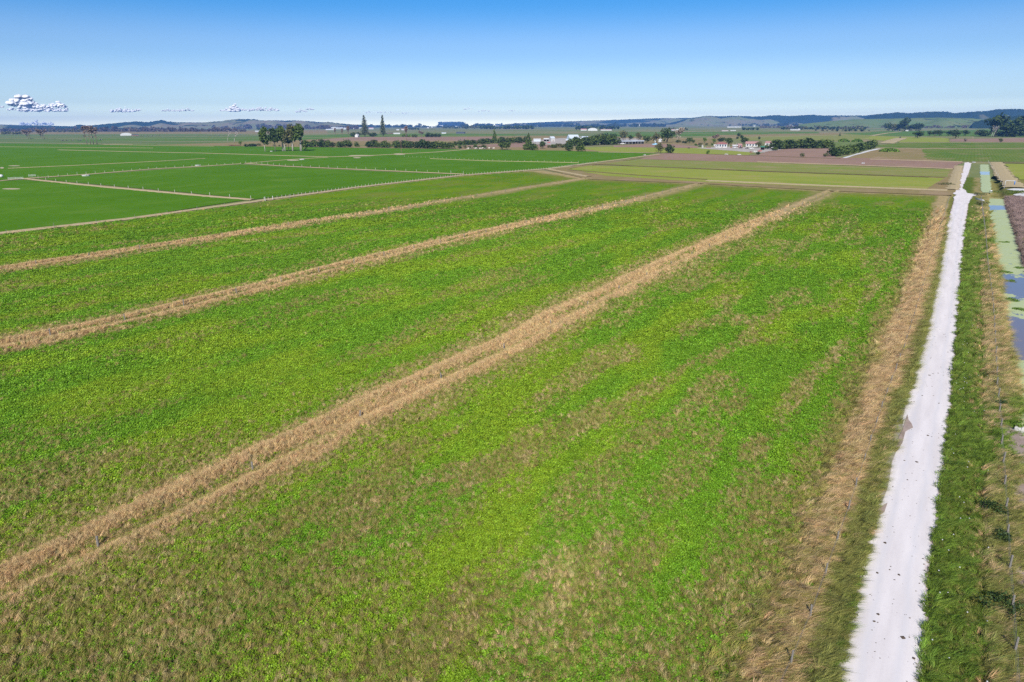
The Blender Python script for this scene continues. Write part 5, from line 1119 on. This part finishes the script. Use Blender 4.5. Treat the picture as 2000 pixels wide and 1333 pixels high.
def scatter(name, key, P, z, scl, rot, tint, label, cat):
    n = len(P); me = bpy.data.meshes.new(name+'_points'); me.vertices.add(n); me.vertices.foreach_set('co', np.concatenate([P, z[:, None]], 1).astype(np.float32).ravel())
    for nm, ty, ar in (('scl', 'FLOAT', scl), ('rot', 'FLOAT_VECTOR', rot), ('tint', 'FLOAT_COLOR', np.concatenate([tint, np.ones((n, 1))], 1))):
        a = me.attributes.new(nm, ty, 'POINT'); a.data.foreach_set({'FLOAT': 'value', 'FLOAT_VECTOR': 'vector', 'FLOAT_COLOR': 'color'}[ty], np.asarray(ar, np.float32).ravel())
    o = obj(name, me); ng = bpy.data.node_groups.new(name, 'GeometryNodeTree'); ng.interface.new_socket('Geometry', in_out='INPUT', socket_type='NodeSocketGeometry'); ng.interface.new_socket('Geometry', in_out='OUTPUT', socket_type='NodeSocketGeometry')
    N = ng.nodes; gi = N.new('NodeGroupInput'); go = N.new('NodeGroupOutput'); ip = N.new('GeometryNodeInstanceOnPoints'); ci = N.new('GeometryNodeCollectionInfo'); ci.inputs['Collection'].default_value = SC[key]; ci.inputs['Separate Children'].default_value = True; ci.inputs['Reset Children'].default_value = True
    def at(nm, ty): q = N.new('GeometryNodeInputNamedAttribute'); q.data_type = ty; q.inputs['Name'].default_value = nm; return q.outputs['Attribute']
    rd = N.new('FunctionNodeRandomValue'); rd.data_type = 'INT'; rd.inputs[4].default_value = 0; rd.inputs[5].default_value = len(SETS[key])-1
    lk = ng.links.new; lk(gi.outputs[0], ip.inputs['Points']); lk(ci.outputs[0], ip.inputs['Instance']); ip.inputs['Pick Instance'].default_value = True
    lk(rd.outputs[2], ip.inputs['Instance Index']); lk(at('rot', 'FLOAT_VECTOR'), ip.inputs['Rotation']); lk(at('scl', 'FLOAT'), ip.inputs['Scale']); lk(ip.outputs[0], go.inputs[0])
    md = o.modifiers.new('scatter', 'NODES'); md.node_group = ng; return tag(o, label, cat, kind='stuff')
rng = np.random.default_rng(99)
HALF = math.radians(50)
def sample(r0, r1, dens):
    n = int(dens*HALF*(r1*r1-r0*r0)); r = np.sqrt(rng.uniform(r0*r0, r1*r1, n)); a = rng.uniform(-HALF, HALF, n); return np.stack([r*np.sin(a), r*np.cos(a)], 1), r
Ps, Rs, Ss = [], [], []
for r0, r1, dn, sc_ in ((18, 60, 20, .86), (60, 95, 14, 1.0), (95, 140, 7, 1.3), (140, 215, 4.5, 1.5), (215, 320, 2.4, 1.7)):
    p, r = sample(r0, r1, dn); Ps.append(p); Rs.append(r); Ss.append(np.full(len(p), sc_))
P = np.concatenate(Ps); R = np.concatenate(Rs); SCL = np.concatenate(Ss); s, t = ST(P)
keep = (s < s_far(t)-1) & (t > LD.f(s)-.8) | ((t > RL.f(s)-3) & (s < S_CULV+150))
keep &= rng.random(len(P)) > sm(150, 318, R)**.8
edge = (fbm(s/.8, t*0, 77, 3)-.5)*.9
keep &= ~((t > RL.f(s)-.02+edge*.5) & (t < RR.f(s)+.02+edge*.5)); keep &= (wets(s, t) < .62) & (t < WR.f(s)+25)
def inpoly(P, poly):
    c = np.zeros(len(P), bool); n = len(poly)
    for i in range(n):
        a, b = poly[i], poly[(i+1) % n]; k = ((a[1] > P[:, 1]) != (b[1] > P[:, 1])) & (P[:, 0] < (b[0]-a[0])*(P[:, 1]-a[1])/(b[1]-a[1]+1e-12)+a[0]); c ^= k
    return c
for ob in [o for o in COL.objects if o.name.startswith(('gravel_road_bend', 'muddy', 'gritty', 'dirt_scour'))]:
    pl = np.array([v.co[:2] for v in ob.data.vertices]); hit = inpoly(P, pl); keep &= ~(hit & (rng.random(len(P)) < (.8 if 'dirt' in ob.name or 'gritty' in ob.name else 1)))
P, R, SCL, s, t = P[keep], R[keep], SCL[keep], s[keep], t[keep]
_k = (np.min([np.abs(t-L.f(s)) for L in (LA, LB, LC)], axis=0) < 4) & (R < 240); P = np.concatenate([P, P[_k]+rng.normal(0, .25, (int(_k.sum()), 2))]); R = np.concatenate([R, R[_k]]); SCL = np.concatenate([SCL, SCL[_k]]); s, t = ST(P)
tan, ol, vg = zones(s, t); z = ground_height(s, t, R); n = len(P); u = rng.random(n); v = rng.random(n)
isroadside = t > RL.f(s)-2.2; bankside = t > FR.f(s)-1.5
base = plant_rgb(s, t, 0*tan, 0*ol, vg); jit = (1+.12*rng.normal(size=(n, 1)))*(1+.04*rng.normal(size=(n, 3)))
tanc = C_TAN*(1+.06*rng.normal(size=(n, 1))); olc = C_OL*(1+.2*rng.normal(size=(n, 1))); mixg = (.5+.5*rng.random(n))[:, None]
is_t = u < tan; is_o = (~is_t) & (v < ol); is_v = (~is_t) & (~is_o) & (vg > .5); is_c = ~(is_t | is_o | is_v)
tint = np.where(is_t[:, None], tanc, np.where(is_o[:, None], olc*mixg+tanc*(1-mixg)*.8, base))*np.clip(jit, .5, 1.6)
tint = np.where((is_o & (t > FL.f(s)) )[:, None], np.array([.27, .28, .075])*np.clip(jit, .5, 1.5), tint)
instrip = np.min([np.abs(t-L.f(s)) for L in (LA, LB, LC)], axis=0) < 4.2
w_ = (is_t & ~instrip & (t < TANV.f(s)-2))[:, None]*rng.uniform(.1, .8, (n, 1)); tint = tint*(1-w_)+np.array([.40, .37, .15])*w_
longk = (is_t | is_o) & ((t > TANV.f(s)-1.2+rng.normal(0, 1.1, n)) & (t < RL.f(s)) | bankside); mixv = is_v & (rng.random(n) < .38); longk = longk | mixv; lowk = is_v & ~mixv; tint[is_v] *= rng.uniform(.75, 1.45, (int(is_v.sum()), 1))
rotz = rng.uniform(0, 6.28, n); windy = rng.normal(-.3, .55, n)     # the wind has combed the long grass one way
def put(nm, key, k, sm_, wind, lb, cat, zo=0.0):
    m_ = int(k.sum()); rot = np.stack([rng.normal(0, .08, m_), rng.normal(0, .08, m_), windy[k] if wind else rotz[k]], 1); scatter(nm, key, P[k], z[k]+zo, SCL[k]*sm_*rng.uniform(.75, 1.25, m_), rot, tint[k], lb, cat)
put('leafy_crop', 'crop', is_c, 1.12, False, 'low leafy green crop covering the long plots', 'crop')
put('dry_grass', 'grass', is_t & ~longk, .72, False, 'tan dry seeding grass on the strips and patches of the field', 'grass')
put('weedy_grass', 'grass', is_o & ~longk, .72, False, 'olive green weedy grass mixed into the crop', 'grass')
put('long_dry_grass', 'long', longk, .85, True, 'long wind-combed straw-coloured grass along the road fences', 'grass')
put('verge_grass', 'low', lowk, 1.25, False, 'short green verge grass on both sides of the white road', 'grass')
# crop leaves also fill gaps under the weeds so that the cover is closed
k = is_o & (rng.random(n) < .6) & (vg < .5); tint[k] = (base*np.clip(jit, .5, 1.6)*.9)[k]; put('leafy_undergrowth', 'crop', k, .95, False, 'leafy green crop growing among the weedy grass', 'crop')
# brown reeds on the far bank of the canal
sr = rng.uniform(float(ST(g1(1995,540))[0]), S_CULV-1, 9000); tr_ = WR.f(sr)+rng.uniform(.2, 10, len(sr)); Pr = np.outer(sr, E_)+np.outer(tr_, N_); nr = len(sr)
tint_r = np.array([.30, .22, .19])*(1+.2*rng.normal(size=(nr, 1))); zr = ground_height(sr, tr_, np.hypot(Pr[:, 0], Pr[:, 1]))
scatter('brown_scrub', 'grass', Pr, zr, rng.uniform(1.4, 3.0, nr), np.stack([0*sr, 0*sr, rng.uniform(0, 6.28, nr)], 1), np.clip(tint_r, .05, 1), 'pinkish brown leafless scrub on the far bank of the canal', 'scrub')
# white clover heads in the verges
nf = 160; sf = np.concatenate([rng.normal(float(ST(g1(1826,570))[0]), 6, nf//2), rng.uniform(30, 140, nf//2)]); tf = np.where(np.arange(nf) < nf//2, RL.f(sf)-rng.uniform(.3, 2, nf), RR.f(sf)+rng.uniform(.3, 4, nf))
b = MB()
for a_, c_ in zip(sf, tf):
    p = E_*a_+N_*c_; b.blob((p[0], p[1], .38), (.05, .05, .04), a_, 6, 4, .1)
tag(b.build('white_flowers', M['white']), 'tiny white flower heads dotted in the road verges', 'flowers', kind='stuff')
# dark bramble bushes along the right-hand fence and weed cushions in the canal
def leafy(name, x, y, w, hh, mat, label, cat, n=500, size=.14, z=0.0):
    p = g1(x, y); q = np.random.default_rng(int(x*3+y)); L = rnd_lobes(q, 8, w*.38, hh*.3, hh*.7, w*.24, .8*hh/w*1.2); Pp = lobes_points(L, n, q, .5); Pp[:, 2] = np.maximum(Pp[:, 2], .02); V, Fc = cards(Pp, size, q, 1, .4)
    o = obj(name, mesh(name, V, Fc, M[mat])); o.location = (p[0], p[1], z); tag(o, label, cat)
leafy('bramble_bush',1944,1010,2.4,1.2,'leaf_dark','dark bramble bush at the right fence, the upper of three','bush')
leafy('bramble_bush',1958,1060,1.5,1.0,'leaf_dark','dark bramble bush at the right fence, the middle one of three','bush')
leafy('bramble_bush',1960,1200,3.2,1.3,'leaf_dark','dark bramble bush at the right fence, the lowest and widest of three','bush',650)
leafy('bramble_bush',1955,795,1.2,.9,'leaf_dark','small dark bush beside a leaning post above the dirt scour','bush',300)
leafy('bramble_bush',1990,835,1.6,.7,'leaf_bright','bright green bush above the pale rock heap on the bank','bush',300)
leafy('weed_cushion',1965,528,3.6,.35,'leaf_bright','bright green weed cushion floating in the canal above the open water','water weed',500,.14,-.5)
leafy('weed_cushion',1978,582,3.0,.35,'leaf_bright','bright green weed cushion floating between the two open water patches','water weed',500,.14,-.5)
leafy('green_clump',1922,400,6,1.4,'leaf_grey','dark scrubby clump at the canal crossing beside the white pipes','bush',500,.25)
leafy('green_clump',1915,382,5,1.5,'leaf_grey','brownish scrub clump on the far side of the canal crossing','bush',400,.25)
leafy('green_clump',1968,378,14,1.6,'leaf','green scrub at the foot of the white standpipe','bush',700,.3)
leafy('green_clump',1848,362,9,1.3,'leaf_grey','low scrub patch at the headland corner left of the road bend','bush',500,.3)
leafy('weed_cushion',1990,520,2.4,.3,'leaf_bright','bright green weed cushion in the canal by the far bank above the open water','water weed',360,.14,-.5)
leafy('weed_cushion',1972,545,2.4,.3,'leaf_bright','bright green weed cushion in the canal by the near bank of the upper open water','water weed',360,.14,-.5)
leafy('weed_cushion',1993,600,2.4,.3,'leaf_bright','bright green weed cushion in the canal by the far bank between the open waters','water weed',360,.14,-.5)
leafy('weed_cushion',1962,470,2.4,.3,'leaf_bright','bright green weed cushion in the canal by the near bank among the duckweed','water weed',360,.14,-.5)
